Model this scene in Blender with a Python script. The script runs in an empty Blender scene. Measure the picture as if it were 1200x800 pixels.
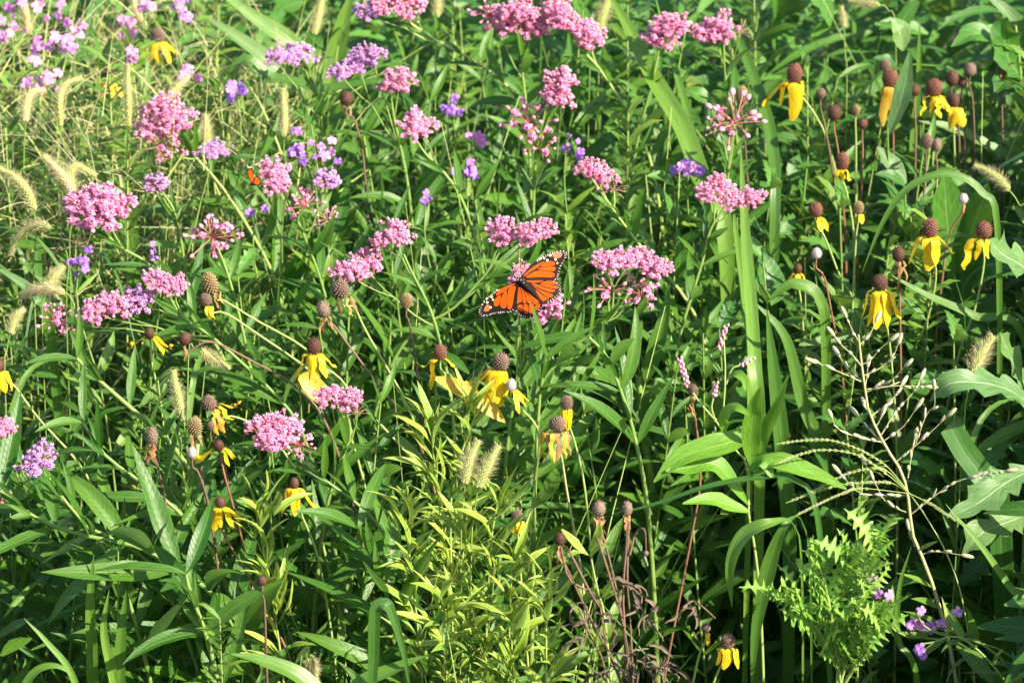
import bpy, math, random
import numpy as np
from mathutils import Vector as V, Matrix

random.seed(7)
R = random.Random(11)
sc = bpy.context.scene
col = sc.collection
rad = math.radians

# ------------------------------------------------------------------ camera, world, sun, exposure
DIST, PITCH, HALF = 4.0, rad(18), 0.145
TARGET = V((0, 0, 0.80))
FWD = V((0, math.cos(PITCH), -math.sin(PITCH)))
RIGHT = V((1, 0, 0))
UPV = RIGHT.cross(FWD)
CAM = TARGET - FWD * DIST
cd = bpy.data.cameras.new('camera')
cd.sensor_width = 36
cd.lens = 36 / (2 * HALF)
cd.clip_start = 0.05
cd.clip_end = 500
cd.dof.use_dof = True
cd.dof.focus_distance = 3.95
cd.dof.aperture_fstop = 10
cam = bpy.data.objects.new('camera', cd)
cam.location = CAM
cam.rotation_euler = (math.pi / 2 - PITCH, 0, 0)
col.objects.link(cam)
sc.camera = cam

SUN_EL, SUN_AZ = rad(33), rad(54)      # azimuth measured from straight behind the camera towards the right
SUN = V((math.sin(SUN_AZ) * math.cos(SUN_EL), -math.cos(SUN_AZ) * math.cos(SUN_EL), math.sin(SUN_EL)))
w = bpy.data.worlds.new('World')
sc.world = w
w.use_nodes = True
nt = w.node_tree
sky = nt.nodes.new('ShaderNodeTexSky')
sky.sky_type = 'NISHITA'
sky.sun_disc = False
sky.sun_elevation = SUN_EL
sky.sun_rotation = math.atan2(SUN.x, SUN.y)
nt.links.new(sky.outputs[0], nt.nodes['Background'].inputs[0])
nt.nodes['Background'].inputs[1].default_value = 0.105
sl = bpy.data.lights.new('sun', 'SUN')
sl.energy = 5.0
sl.angle = rad(0.5)
sl.color = (1.0, 0.91, 0.72)
so = bpy.data.objects.new('sun', sl)
so.rotation_euler = SUN.to_track_quat('Z', 'Y').to_euler()
so.location = SUN * 20
col.objects.link(so)
sc.view_settings.view_transform = 'Standard'
sc.view_settings.look = 'None'
sc.view_settings.exposure = 1.36
sc.view_settings.gamma = 1
sc.cycles.max_bounces = 7
sc.cycles.diffuse_bounces = 4
sc.cycles.glossy_bounces = 2
sc.cycles.transmission_bounces = 4
sc.cycles.caustics_reflective = False
sc.cycles.caustics_refractive = False

# ------------------------------------------------------------------ where a point of the photograph lies in the meadow
def ydep(py):
    """Depth of the flowering canopy seen at that height of the photograph."""
    if py < 400:
        return 0.9 * (1 - py / 400)
    return -0.38 * (py - 400) / 400

def P(px, py, dy=0.0, y=None):
    d = FWD + RIGHT * ((px - 600) / 600 * HALF) + UPV * ((400 - py) / 600 * HALF)
    yy = (ydep(py) if y is None else y) + dy
    t = (yy - CAM.y) / d.y
    return CAM + d * t

def mpp(y):
    return (y - CAM.y) / math.cos(PITCH) * HALF / 600

def project(p):
    q = p - CAM
    z = q.dot(FWD)
    return 600 + q.dot(RIGHT) / z / HALF * 600, 400 - q.dot(UPV) / z / HALF * 600

CAN_Y = [-1.3, -0.9, -0.6, -0.38, 0.0, 0.9, 1.4, 6]
CAN_Z = [0.85, 0.74, 0.60, 0.53, 0.79, 1.00, 0.93, 0.85]
def canopy(y):
    return float(np.interp(y, CAN_Y, CAN_Z))

# ------------------------------------------------------------------ materials
def new_mat(name):
    m = bpy.data.materials.new(name)
    m.use_nodes = True
    m.node_tree.nodes.clear()
    return m, m.node_tree

def N(nt, typ, **kw):
    n = nt.nodes.new(typ)
    for k, v in kw.items():
        if k == 'op':
            n.operation = v
        elif k.startswith('i') and k[1:].isdigit():
            n.inputs[int(k[1:])].default_value = v
        else:
            setattr(n, k, v)
    return n

def math_node(nt, op, a, b=None, clamp=False):
    n = nt.nodes.new('ShaderNodeMath')
    n.operation = op
    n.use_clamp = clamp
    for i, x in enumerate((a, b)):
        if x is None:
            continue
        if isinstance(x, (int, float)):
            n.inputs[i].default_value = x
        else:
            nt.links.new(x, n.inputs[i])
    return n.outputs[0]

def mix_col(nt, f, a, b, mode='MIX'):
    n = nt.nodes.new('ShaderNodeMix')
    n.data_type = 'RGBA'
    n.blend_type = mode
    for sock, x in ((n.inputs[0], f), (n.inputs[6], a), (n.inputs[7], b)):
        if isinstance(x, (int, float)):
            sock.default_value = x
        elif isinstance(x, tuple):
            sock.default_value = (*x, 1)
        else:
            nt.links.new(x, sock)
    return n.outputs[2]

def rand_out(nt):
    oi = N(nt, 'ShaderNodeObjectInfo')
    ge = N(nt, 'ShaderNodeNewGeometry')
    s = math_node(nt, 'ADD', oi.outputs['Random'], ge.outputs['Random Per Island'])
    return math_node(nt, 'FRACT', s)

def leaf_mat(name, c1, c2, rib=(0.25, 0.33, 0.12), trans=0.32, rough=0.45, nveins=16, spots=0.0, edge=None,
             tcol=None, ribw=0.07, spec=0.5, para=False, veinamt=0.22, under=(0.13, 0.21, 0.08), old=True):
    m, nt = new_mat(name)
    L = nt.links
    out = N(nt, 'ShaderNodeOutputMaterial')
    uv = N(nt, 'ShaderNodeUVMap')
    sp = N(nt, 'ShaderNodeSeparateXYZ')
    L.new(uv.outputs[0], sp.inputs[0])
    a = math_node(nt, 'MULTIPLY', math_node(nt, 'ABSOLUTE', math_node(nt, 'SUBTRACT', sp.outputs[0], 0.5)), 2.0)
    rnd = rand_out(nt)
    base = mix_col(nt, rnd, c1, c2)
    if old:
        om = N(nt, 'ShaderNodeMapRange')
        om.inputs[1].default_value = 0.975
        om.inputs[2].default_value = 0.985
        L.new(rnd, om.inputs[0])
        base = mix_col(nt, math_node(nt, 'MULTIPLY', om.outputs[0], 0.75), base, (0.24, 0.24, 0.04))
    tc = N(nt, 'ShaderNodeTexCoord')
    no = N(nt, 'ShaderNodeTexNoise')
    no.inputs['Scale'].default_value = 9
    no.inputs['Detail'].default_value = 3
    L.new(tc.outputs['UV'], no.inputs['Vector'])
    mot = N(nt, 'ShaderNodeMapRange')
    mot.inputs[1].default_value = 0.3
    mot.inputs[2].default_value = 0.75
    mot.inputs[3].default_value = 0.78
    mot.inputs[4].default_value = 1.22
    L.new(no.outputs[0], mot.inputs[0])
    g = N(nt, 'ShaderNodeHueSaturation')
    L.new(base, g.inputs['Color'])
    L.new(mot.outputs[0], g.inputs['Value'])
    base = g.outputs[0]
    # side veins (or the parallel veins of a grass blade)
    if para:
        f = math_node(nt, 'FRACT', math_node(nt, 'MULTIPLY', a, 5.0))
    else:
        f = math_node(nt, 'FRACT', math_node(nt, 'SUBTRACT', math_node(nt, 'MULTIPLY', sp.outputs[1], float(nveins)),
                                             math_node(nt, 'MULTIPLY', a, 1.8)))
    vd = math_node(nt, 'ABSOLUTE', math_node(nt, 'SUBTRACT', f, 0.5))
    vm = math_node(nt, 'SUBTRACT', 1.0, math_node(nt, 'MULTIPLY', vd, 6.0), clamp=True)
    base = mix_col(nt, math_node(nt, 'MULTIPLY', vm, veinamt), base, rib)
    rm = math_node(nt, 'SUBTRACT', 1.0, math_node(nt, 'DIVIDE', a, ribw), clamp=True)
    base = mix_col(nt, math_node(nt, 'MULTIPLY', rm, 0.85), base, rib)
    if edge:
        em = N(nt, 'ShaderNodeMapRange')
        em.inputs[1].default_value = 0.55
        em.inputs[2].default_value = 0.95
        L.new(a, em.inputs[0])
        base = mix_col(nt, math_node(nt, 'MULTIPLY', em.outputs[0], 0.8), base, edge)
    if spots > 0:
        n2 = N(nt, 'ShaderNodeTexNoise')
        n2.inputs['Scale'].default_value = 14
        n2.inputs['Detail'].default_value = 4
        add = N(nt, 'ShaderNodeVectorMath', op='ADD')
        L.new(tc.outputs['UV'], add.inputs[0])
        L.new(rnd, add.inputs[1])
        L.new(add.outputs[0], n2.inputs['Vector'])
        s2 = N(nt, 'ShaderNodeMapRange')
        s2.inputs[1].default_value = 0.63
        s2.inputs[2].default_value = 0.70
        L.new(n2.outputs[0], s2.inputs[0])
        base = mix_col(nt, math_node(nt, 'MULTIPLY', s2.outputs[0], spots), base, (0.16, 0.10, 0.035))
    if under:
        gb = N(nt, 'ShaderNodeNewGeometry')
        base = mix_col(nt, math_node(nt, 'MULTIPLY', gb.outputs['Backfacing'], 0.55), base, under)
    pb = N(nt, 'ShaderNodeBsdfPrincipled')
    L.new(base, pb.inputs['Base Color'])
    pb.inputs['Roughness'].default_value = rough
    pb.inputs['Specular IOR Level'].default_value = spec
    bp = N(nt, 'ShaderNodeBump')
    bp.inputs['Strength'].default_value = 0.35
    bp.inputs['Distance'].default_value = 0.001
    hh = math_node(nt, 'SUBTRACT', no.outputs[0], math_node(nt, 'ADD', math_node(nt, 'MULTIPLY', vm, 0.4), math_node(nt, 'MULTIPLY', rm, 0.5)))
    L.new(hh, bp.inputs['Height'])
    L.new(bp.outputs[0], pb.inputs['Normal'])
    tr = N(nt, 'ShaderNodeBsdfTranslucent')
    tint = mix_col(nt, 0.6, base, tcol or (0.22, 0.38, 0.03))
    L.new(tint, tr.inputs['Color'])
    mx = N(nt, 'ShaderNodeMixShader')
    mx.inputs[0].default_value = trans
    L.new(pb.outputs[0], mx.inputs[1])
    L.new(tr.outputs[0], mx.inputs[2])
    L.new(mx.outputs[0], out.inputs[0])
    return m

def plain_mat(name, c1, c2=None, rough=0.6, trans=0.0, scale=60, bump=0.3, dist=0.001, spec=0.4, coords='Object', tcol=None):
    m, nt = new_mat(name)
    L = nt.links
    out = N(nt, 'ShaderNodeOutputMaterial')
    tc = N(nt, 'ShaderNodeTexCoord')
    no = N(nt, 'ShaderNodeTexNoise')
    no.inputs['Scale'].default_value = scale
    no.inputs['Detail'].default_value = 4
    L.new(tc.outputs[coords], no.inputs['Vector'])
    mr = N(nt, 'ShaderNodeMapRange')
    mr.inputs[1].default_value = 0.3
    mr.inputs[2].default_value = 0.7
    L.new(no.outputs[0], mr.inputs[0])
    r = rand_out(nt)
    f = math_node(nt, 'ADD', math_node(nt, 'MULTIPLY', mr.outputs[0], 0.5), math_node(nt, 'MULTIPLY', r, 0.5))
    c = mix_col(nt, f, c1, c2 or c1)
    pb = N(nt, 'ShaderNodeBsdfPrincipled')
    L.new(c, pb.inputs['Base Color'])
    pb.inputs['Roughness'].default_value = rough
    pb.inputs['Specular IOR Level'].default_value = spec
    if bump:
        bp = N(nt, 'ShaderNodeBump')
        bp.inputs['Strength'].default_value = bump
        bp.inputs['Distance'].default_value = dist
        L.new(no.outputs[0], bp.inputs['Height'])
        L.new(bp.outputs[0], pb.inputs['Normal'])
    if trans:
        tr = N(nt, 'ShaderNodeBsdfTranslucent')
        if tcol:
            tr.inputs['Color'].default_value = (*tcol, 1)
        else:
            L.new(c, tr.inputs['Color'])
        mx = N(nt, 'ShaderNodeMixShader')
        mx.inputs[0].default_value = trans
        L.new(pb.outputs[0], mx.inputs[1])
        L.new(tr.outputs[0], mx.inputs[2])
        L.new(mx.outputs[0], out.inputs[0])
    else:
        L.new(pb.outputs[0], out.inputs[0])
    return m

MAT = dict(
    leaf=leaf_mat('milkweed_leaf', (0.028, 0.118, 0.013), (0.092, 0.215, 0.022), rib=(0.22, 0.34, 0.08), spots=0.5, rough=0.40, old=False, spec=0.45, trans=0.40, tcol=(0.20, 0.41, 0.045)),
    broad=leaf_mat('broad_leaf', (0.028, 0.128, 0.016), (0.088, 0.24, 0.027), rib=(0.22, 0.33, 0.12), spots=0.4, nveins=9),
    lobed=leaf_mat('lobed_leaf', (0.085, 0.19, 0.060), (0.14, 0.26, 0.07), rib=(0.5, 0.55, 0.38), spots=0.3, nveins=7, ribw=0.05, veinamt=0.12),
    grass=leaf_mat('grass_blade', (0.038, 0.125, 0.020), (0.115, 0.24, 0.028), rib=(0.17, 0.30, 0.09), para=True, ribw=0.06, spots=0.25, rough=0.36, old=False),
    grasslight=leaf_mat('light_grass_blade', (0.11, 0.24, 0.03), (0.16, 0.30, 0.04), rib=(0.24, 0.38, 0.10), para=True, ribw=0.06, rough=0.38),
    bright=leaf_mat('bright_leaf', (0.10, 0.27, 0.018), (0.17, 0.36, 0.03), rib=(0.30, 0.42, 0.12), spots=0.4, nveins=12, old=False, trans=0.4),
    fine=leaf_mat('fine_leaf', (0.065, 0.165, 0.018), (0.17, 0.29, 0.03), rib=(0.25, 0.36, 0.10), spots=0.25, nveins=6),
    pale=leaf_mat('pale_leaf', (0.16, 0.34, 0.025), (0.34, 0.48, 0.05), rib=(0.40, 0.50, 0.14), edge=(0.54, 0.56, 0.16), spots=0.25, nveins=5, tcol=(0.34, 0.42, 0.04)),
    thistle=leaf_mat('thistle_leaf', (0.18, 0.38, 0.045), (0.27, 0.48, 0.07), rib=(0.36, 0.48, 0.20), nveins=8, tcol=(0.3, 0.5, 0.05)),
    yellowleaf=leaf_mat('yellow_leaf', (0.62, 0.36, 0.03), (0.66, 0.42, 0.05), rib=(0.7, 0.5, 0.1), spots=0.9, tcol=(0.6, 0.35, 0.02), under=None, old=False),
    stem=plain_mat('green_stem', (0.12, 0.22, 0.045), (0.22, 0.30, 0.07), rough=0.5),
    paler=plain_mat('pale_green_stem', (0.24, 0.34, 0.08), (0.34, 0.40, 0.13), rough=0.5),
    redstem=plain_mat('red_brown_stem', (0.20, 0.085, 0.055), (0.30, 0.14, 0.08), rough=0.55),
    deadstem=plain_mat('dead_stem', (0.10, 0.055, 0.038), (0.22, 0.13, 0.09), rough=0.8, scale=140),
    deadleaf=plain_mat('dead_leaf', (0.07, 0.05, 0.04), (0.26, 0.19, 0.14), rough=0.85, trans=0.2, scale=90),
    beige=plain_mat('straw_stem', (0.30, 0.29, 0.12), (0.42, 0.38, 0.20), rough=0.6),
    budgrey=plain_mat('grey_green_bud', (0.30, 0.34, 0.18), (0.46, 0.40, 0.27), rough=0.7),
    petal=plain_mat('pink_petal', (0.60, 0.11, 0.30), (0.82, 0.27, 0.46), rough=0.5, trans=0.2, bump=0),
    hood=plain_mat('pale_pink_hood', (0.84, 0.36, 0.53), (0.92, 0.58, 0.70), rough=0.45, trans=0.2, bump=0),
    bud=plain_mat('pink_bud', (0.66, 0.20, 0.33), (0.82, 0.40, 0.50), rough=0.4, trans=0.1, bump=0),
    vpetal=plain_mat('mauve_petal', (0.46, 0.18, 0.48), (0.58, 0.26, 0.54), rough=0.5, trans=0.2, bump=0),
    vhood=plain_mat('pale_mauve_hood', (0.66, 0.40, 0.70), (0.74, 0.50, 0.76), rough=0.45, trans=0.2, bump=0),
    pedicel=plain_mat('red_pedicel', (0.50, 0.13, 0.14), (0.52, 0.22, 0.20), rough=0.5, bump=0),
    spent=plain_mat('faded_pedicel', (0.42, 0.22, 0.16), (0.55, 0.32, 0.25), rough=0.6, bump=0),
    magenta=plain_mat('magenta_petal', (0.66, 0.18, 0.58), (0.82, 0.42, 0.72), rough=0.5, trans=0.3, bump=0),
    violet=plain_mat('violet_petal', (0.34, 0.12, 0.58), (0.50, 0.26, 0.74), rough=0.5, trans=0.3, bump=0),
    yellow=leaf_mat('yellow_petal', (0.80, 0.50, 0.010), (0.84, 0.57, 0.02), rib=(0.66, 0.36, 0.01), para=True, trans=0.25, tcol=(0.8, 0.5, 0.01), ribw=0.03, veinamt=0.25, spec=0.3, under=None, old=False),
    oldyellow=leaf_mat('withered_petal', (0.62, 0.30, 0.03), (0.62, 0.38, 0.05), rib=(0.35, 0.16, 0.03), para=True, trans=0.2, spots=0.8, tcol=(0.6, 0.3, 0.02), spec=0.3, under=None, old=False),
    brownpetal=plain_mat('brown_petal', (0.24, 0.12, 0.05), (0.42, 0.24, 0.10), rough=0.8, trans=0.15),
    cone=plain_mat('brown_cone', (0.045, 0.016, 0.010), (0.12, 0.048, 0.030), rough=0.65, scale=500),
    conered=plain_mat('red_brown_cone', (0.12, 0.030, 0.018), (0.24, 0.09, 0.055), rough=0.6, scale=500),
    conegreen=plain_mat('green_brown_cone', (0.20, 0.17, 0.06), (0.30, 0.22, 0.10), rough=0.7, scale=500),
    conegrey=plain_mat('grey_cone', (0.10, 0.062, 0.045), (0.25, 0.18, 0.14), rough=0.85, scale=500),
    conepale=plain_mat('pale_grey_cone', (0.34, 0.28, 0.27), (0.50, 0.42, 0.40), rough=0.85, scale=500),
    foxcore=plain_mat('foxtail_seed', (0.26, 0.34, 0.09), (0.42, 0.40, 0.16), rough=0.7, bump=0),
    foxtan=plain_mat('tan_foxtail_seed', (0.46, 0.36, 0.16), (0.58, 0.46, 0.24), rough=0.7, bump=0),
    bristle=plain_mat('foxtail_bristle', (0.50, 0.47, 0.22), (0.62, 0.52, 0.32), rough=0.5, trans=0.4, bump=0),
    soil=plain_mat('dark_soil', (0.030, 0.022, 0.014), (0.07, 0.05, 0.03), rough=0.95, scale=12, bump=0.8, dist=0.02),
    orange=plain_mat('orange_wing', (0.52, 0.062, 0.002), (0.60, 0.085, 0.003), rough=0.8, spec=0.1, trans=0.1, scale=300, bump=0.1, tcol=(0.8, 0.25, 0.02)),
    brownwing=plain_mat('brown_wing_tip', (0.28, 0.085, 0.025), (0.36, 0.12, 0.04), rough=0.6, scale=300, bump=0),
    black=plain_mat('black_wing', (0.006, 0.004, 0.004), (0.022, 0.010, 0.008), rough=0.75, scale=300, bump=0.1, spec=0.15),
    white=plain_mat('white_spot', (0.50, 0.46, 0.42), (0.66, 0.62, 0.58), rough=0.6, bump=0),
    cream=plain_mat('cream_spot', (0.85, 0.62, 0.30), (0.88, 0.70, 0.42), rough=0.6, bump=0),
    pinkspike=plain_mat('pink_spike', (0.66, 0.22, 0.34), (0.80, 0.45, 0.52), rough=0.5, bump=0),
    aril=plain_mat('seed_pod', (0.26, 0.34, 0.08), (0.34, 0.40, 0.12), rough=0.5),
)

# ------------------------------------------------------------------ mesh building
class MB:
    def __init__(s):
        s.v, s.f, s.m, s.uv = [], [], [], []

    def quad_grid(s, rows, mi=0, closed=False, vspan=(0, 1)):
        """rows: list of equal-length point lists; faces between neighbours."""
        b = len(s.v)
        nr, nc = len(rows), len(rows[0])
        for r in rows:
            s.v.extend([tuple(p) for p in r])
        cc = nc if closed else nc - 1
        for i in range(nr - 1):
            v0 = vspan[0] + (vspan[1] - vspan[0]) * i / (nr - 1)
            v1 = vspan[0] + (vspan[1] - vspan[0]) * (i + 1) / (nr - 1)
            for j in range(cc):
                k = (j + 1) % nc
                s.f.append((b + i * nc + j, b + i * nc + k, b + (i + 1) * nc + k, b + (i + 1) * nc + j))
                u0, u1 = j / cc, (j + 1) / cc
                s.uv.extend([(u0, v0), (u1, v0), (u1, v1), (u0, v1)])
                s.m.append(mi)

    def tube(s, path, radii, sides=6, mi=0):
        n = len(path)
        rows = []
        for i in range(n):
            a, b = path[max(i - 1, 0)], path[min(i + 1, n - 1)]
            t = (b - a)
            t = t.normalized() if t.length > 1e-9 else V((0, 0, 1))
            e1 = t.cross(V((0.13, 1, 0.07))).normalized()
            e2 = t.cross(e1)
            r = radii[i] if isinstance(radii, (list, tuple)) else radii
            rows.append([path[i] + (e1 * math.cos(2 * math.pi * k / sides) + e2 * math.sin(2 * math.pi * k / sides)) * r for k in range(sides)])
        s.quad_grid(rows, mi, closed=True)

    def ellipsoid(s, c, axes, nu=8, nv=5, mi=0, fr=None):
        """fr: matrix 3x3 with columns as axes."""
        rows = []
        for i in range(nv + 1):
            th = math.pi * i / nv
            st, ct = math.sin(th), math.cos(th)
            st = max(st, 0.02)
            row = []
            for j in range(nu):
                ph = 2 * math.pi * j / nu
                p = V((axes[0] * st * math.cos(ph), axes[1] * st * math.sin(ph), axes[2] * ct))
                row.append(c + (fr @ p if fr is not None else p))
            rows.append(row)
        s.quad_grid(rows, mi, closed=True)

    def blade(s, path, width, nrm, fold=0.25, cross=5, twist=0.0, mi=0, ruff=0.0, rk=3.0, asym=None, seed=0):
        """A leaf, petal or grass blade along PATH; width(t) full width, NRM the way its upper side faces."""
        n = len(path)
        rows = []
        for i in range(n):
            t = i / (n - 1)
            a, b = path[max(i - 1, 0)], path[min(i + 1, n - 1)]
            T = (b - a).normalized()
            nn = nrm(t) if callable(nrm) else nrm
            S = T.cross(nn)
            S = S.normalized() if S.length > 1e-5 else V((1, 0, 0))
            if twist:
                S = Matrix.Rotation(twist * t, 3, T) @ S
            Nn = S.cross(T)
            w = width(t)
            row = []
            for k in range(cross):
                u = -1 + 2 * k / (cross - 1)
                wl = w
                if asym is not None:
                    wl = asym(t, 1 if u > 0 else -1) if u != 0 else w
                z = fold * abs(u) * wl / 2
                if ruff:
                    z += ruff * wl * abs(u) ** 1.5 * math.sin(rk * 6.28 * t + (1.7 if u > 0 else 0) + seed)
                row.append(path[i] + S * (u * wl / 2) + Nn * z)
            rows.append(row)
        s.quad_grid(rows, mi)

    def tri(s, a, b, c, mi=0):
        k = len(s.v)
        s.v.extend([tuple(a), tuple(b), tuple(c)])
        s.f.append((k, k + 1, k + 2))
        s.uv.extend([(0.5, 0), (0.5, 1), (0.6, 0.5)])
        s.m.append(mi)

    def mesh(s, name, mats, smooth=True):
        me = bpy.data.meshes.new(name)
        me.from_pydata(s.v, [], s.f)
        uvl = me.uv_layers.new(name='UVMap')
        uvl.data.foreach_set('uv', np.array(s.uv, dtype=np.float32).ravel())
        for m in (mats if isinstance(mats, (list, tuple)) else [mats]):
            me.materials.append(m)
        me.polygons.foreach_set('material_index', np.array(s.m, dtype=np.int32))
        me.polygons.foreach_set('use_smooth', np.full(len(s.f), smooth, dtype=bool))
        me.update()
        return me

WORLD = {}
def link(name, data, parent=None, M=None):
    o = bpy.data.objects.new(name, data)
    col.objects.link(o)
    M = M if M is not None else Matrix.Identity(4)
    if parent is not None:
        o.parent = parent
        o.matrix_parent_inverse = WORLD[parent].inverted()
    o.matrix_basis = M
    WORLD[o] = M
    return o

def tag(o, label=None, cat=None, group=None, kind=None):
    if label:
        o['label'] = label
    if cat:
        o['category'] = cat
    if group:
        o['group'] = group
    if kind:
        o['kind'] = kind
    return o

def thing(name, loc, label, cat, group=None):
    return tag(link(name, None, None, Matrix.Translation(loc)), label, cat, group)

def part(name, mb, mats, parent, kind=None, smooth=True, label=None):
    o = link(name, mb.mesh(name, mats, smooth), parent)
    if kind:
        o['kind'] = kind
    if label:
        o['label'] = label
    return o

def spline(pts, n):
    """Catmull-Rom through pts, n points."""
    pts = [V(p) for p in pts]
    if len(pts) == 2:
        return [pts[0].lerp(pts[1], i / (n - 1)) for i in range(n)]
    ext = [pts[0] * 2 - pts[1]] + pts + [pts[-1] * 2 - pts[-2]]
    seg = len(pts) - 1
    out = []
    for i in range(n):
        s = i / (n - 1) * seg
        k = min(int(s), seg - 1)
        t = s - k
        p0, p1, p2, p3 = ext[k:k + 4]
        out.append(0.5 * ((2 * p1) + (p2 - p0) * t + (2 * p0 - 5 * p1 + 4 * p2 - p3) * t * t + (3 * p1 - p0 - 3 * p2 + p3) * t * t * t))
    return out

def frame(d, up):
    x = d.normalized()
    y = up.cross(x)
    if y.length < 1e-4:
        y = V((0, 1, 0.1)).cross(x)
    y.normalize()
    z = x.cross(y)
    return Matrix((x, y, z)).transposed()

def mat4(pos, rot3, s):
    M = rot3.to_4x4()
    M = M @ Matrix.Scale(s, 4)
    M.translation = pos
    return M

# ------------------------------------------------------------------ leaf meshes (unit length along +X, upper side +Z)
def lance(t, wmax, peak=0.38):
    """outline of a lanceolate leaf: narrow base, belly at PEAK, long point."""
    if t < peak:
        q = t / peak
        return wmax * (0.10 + 0.90 * math.sin(q * math.pi / 2) ** 0.9)
    q = (t - peak) / (1 - peak)
    return wmax * max(0.0, (1 - q ** 1.7)) + 0.002

def leaf_variant(name, mat, wmax, droop, fold, peak=0.38, segs=10, twist=0.0, side=0.0, ruff=0.0, cross=5, lobes=None, seed=0):
    mb = MB()
    path = []
    for i in range(segs + 1):
        t = i / segs
        path.append(V((0, 0, 0)) if i == 0 else path[-1] + V((math.cos(droop(t)) * math.cos(side * t), math.cos(droop(t)) * math.sin(side * t), math.sin(droop(t)))) / segs)
    if lobes:
        r = random.Random(seed)
        def asym(t, sg):
            b = lance(t, wmax, peak)
            if t < 0.04 or t > 0.97:
                return b
            ph = (t * lobes + (0.3 if sg > 0 else 0)) % 1
            return b * (0.55 + 0.6 * (ph ** 1.5))
        mb.blade(path, lambda t: lance(t, wmax, peak), V((0, 0, 1)), fold, cross, twist, 0, ruff, 3, asym, seed)
    else:
        mb.blade(path, lambda t: lance(t, wmax, peak), V((0, 0, 1)), fold, cross, twist, 0, ruff, 2.2, None, seed)
    return mb.mesh(name, mat)

def droopf(a0, a1, p=1.3):
    return lambda t: a0 + (a1 - a0) * t ** p

LEAF = [leaf_variant('milkweed_leaf', MAT['leaf'], R.uniform(0.135, 0.19), droopf(R.uniform(0.0, 0.35), R.uniform(-0.75, 0.15)), R.uniform(0.15, 0.5),
                     twist=R.uniform(-0.5, 0.5), side=R.uniform(-0.35, 0.35), ruff=R.uniform(0, 0.06), seed=i) for i in range(16)]
PALE = [leaf_variant('pale_leaf', MAT['pale'], R.uniform(0.10, 0.17), droopf(R.uniform(0.1, 0.6), R.uniform(-0.8, 0.3)), R.uniform(0.2, 0.7),
                     twist=R.uniform(-0.8, 0.8), side=R.uniform(-0.5, 0.5), ruff=0.08, seed=i) for i in range(8)]
BROAD = [leaf_variant('broad_leaf', MAT['broad'], R.uniform(0.38, 0.55), droopf(R.uniform(0.0, 0.4), R.uniform(-1.1, -0.1)), R.uniform(0.1, 0.4), peak=0.33,
                      twist=R.uniform(-0.4, 0.4), side=R.uniform(-0.3, 0.3), ruff=0.06, seed=i) for i in range(7)]
LOBED = [leaf_variant('lobed_leaf', MAT['broad'], R.uniform(0.36, 0.5), droopf(R.uniform(0.1, 0.4), R.uniform(-1.0, -0.1)), R.uniform(0.1, 0.35), peak=0.5, segs=30,
                      twist=R.uniform(-0.4, 0.4), side=R.uniform(-0.3, 0.3), ruff=0.06, lobes=R.choice([5, 6, 7]), seed=i) for i in range(5)]
FINE = [leaf_variant('fine_leaf', MAT['fine'], R.uniform(0.14, 0.24), droopf(R.uniform(0.1, 0.5), R.uniform(-0.8, 0.1)), R.uniform(0.2, 0.5), segs=6, cross=3,
                     twist=R.uniform(-0.6, 0.6), side=R.uniform(-0.4, 0.4), seed=i) for i in range(8)]

def add_leaf(parent, variants, pos, d, up, L, name='leaf'):
    return link(name, R.choice(variants), parent, mat4(pos, frame(d, up), L))

# ------------------------------------------------------------------ ground
gx, gy = 61, 61
gm = MB()
xs = np.sign(np.linspace(-1, 1, gx)) * np.abs(np.linspace(-1, 1, gx)) ** 3 * 60
ys = np.sign(np.linspace(-1, 1, gy)) * np.abs(np.linspace(-1, 1, gy)) ** 3 * 60
gm.quad_grid([[(x, y, -0.01 + 0.015 * math.sin(x * 9 + y * 4) * math.cos(y * 7)) for x in xs] for y in ys])
tag(link('ground', gm.mesh('ground', MAT['soil'])), kind='structure')

# ------------------------------------------------------------------ flower heads of the milkweed
def floret(mb, c, d, s, mp, mh, rng):
    """One open milkweed floret: five petals folded back, five hoods standing round the middle."""
    F = frame(d, V((rng.uniform(-1, 1), rng.uniform(-1, 1), 0.3)))
    ax, e1, e2 = F.col[0], F.col[1], F.col[2]
    rot = rng.uniform(0, 6.28)
    for k in range(5):
        a = rot + k * 1.2566
        o = e1 * math.cos(a) + e2 * math.sin(a)
        sd = e1 * -math.sin(a) + e2 * math.cos(a)
        b = len(mb.v)
        pts = [c + sd * 0.22 * s, c - sd * 0.22 * s, c + o * 0.55 * s - ax * 0.15 * s - sd * 0.30 * s, c + o * 0.55 * s - ax * 0.15 * s + sd * 0.30 * s, c + o * 0.85 * s - ax * 0.62 * s]
        mb.v.extend([tuple(p) for p in pts])
        mb.f.append((b, b + 1, b + 2, b + 3))
        mb.uv.extend([(0, 0), (1, 0), (1, 0.5), (0, 0.5)])
        mb.f.append((b + 3, b + 2, b + 4))
        mb.uv.extend([(0, 0.5), (1, 0.5), (0.5, 1)])
        mb.m.extend([mp, mp])
    for k in range(5):
        a = rot + (k + 0.5) * 1.2566
        o = e1 * math.cos(a) + e2 * math.sin(a)
        sd = e1 * -math.sin(a) + e2 * math.cos(a)
        b = len(mb.v)
        q = c + o * 0.18 * s
        pts = [q + sd * 0.15 * s, q - sd * 0.15 * s, q + o * 0.28 * s + ax * 0.25 * s, q + o * 0.06 * s + ax * 0.72 * s]
        mb.v.extend([tuple(p) for p in pts])
        for f in ((0, 1, 2), (0, 2, 3), (1, 3, 2), (0, 3, 1)):
            mb.f.append(tuple(b + i for i in f))
            mb.uv.extend([(0, 0), (1, 0), (0.5, 1)])
            mb.m.append(mh)

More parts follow.
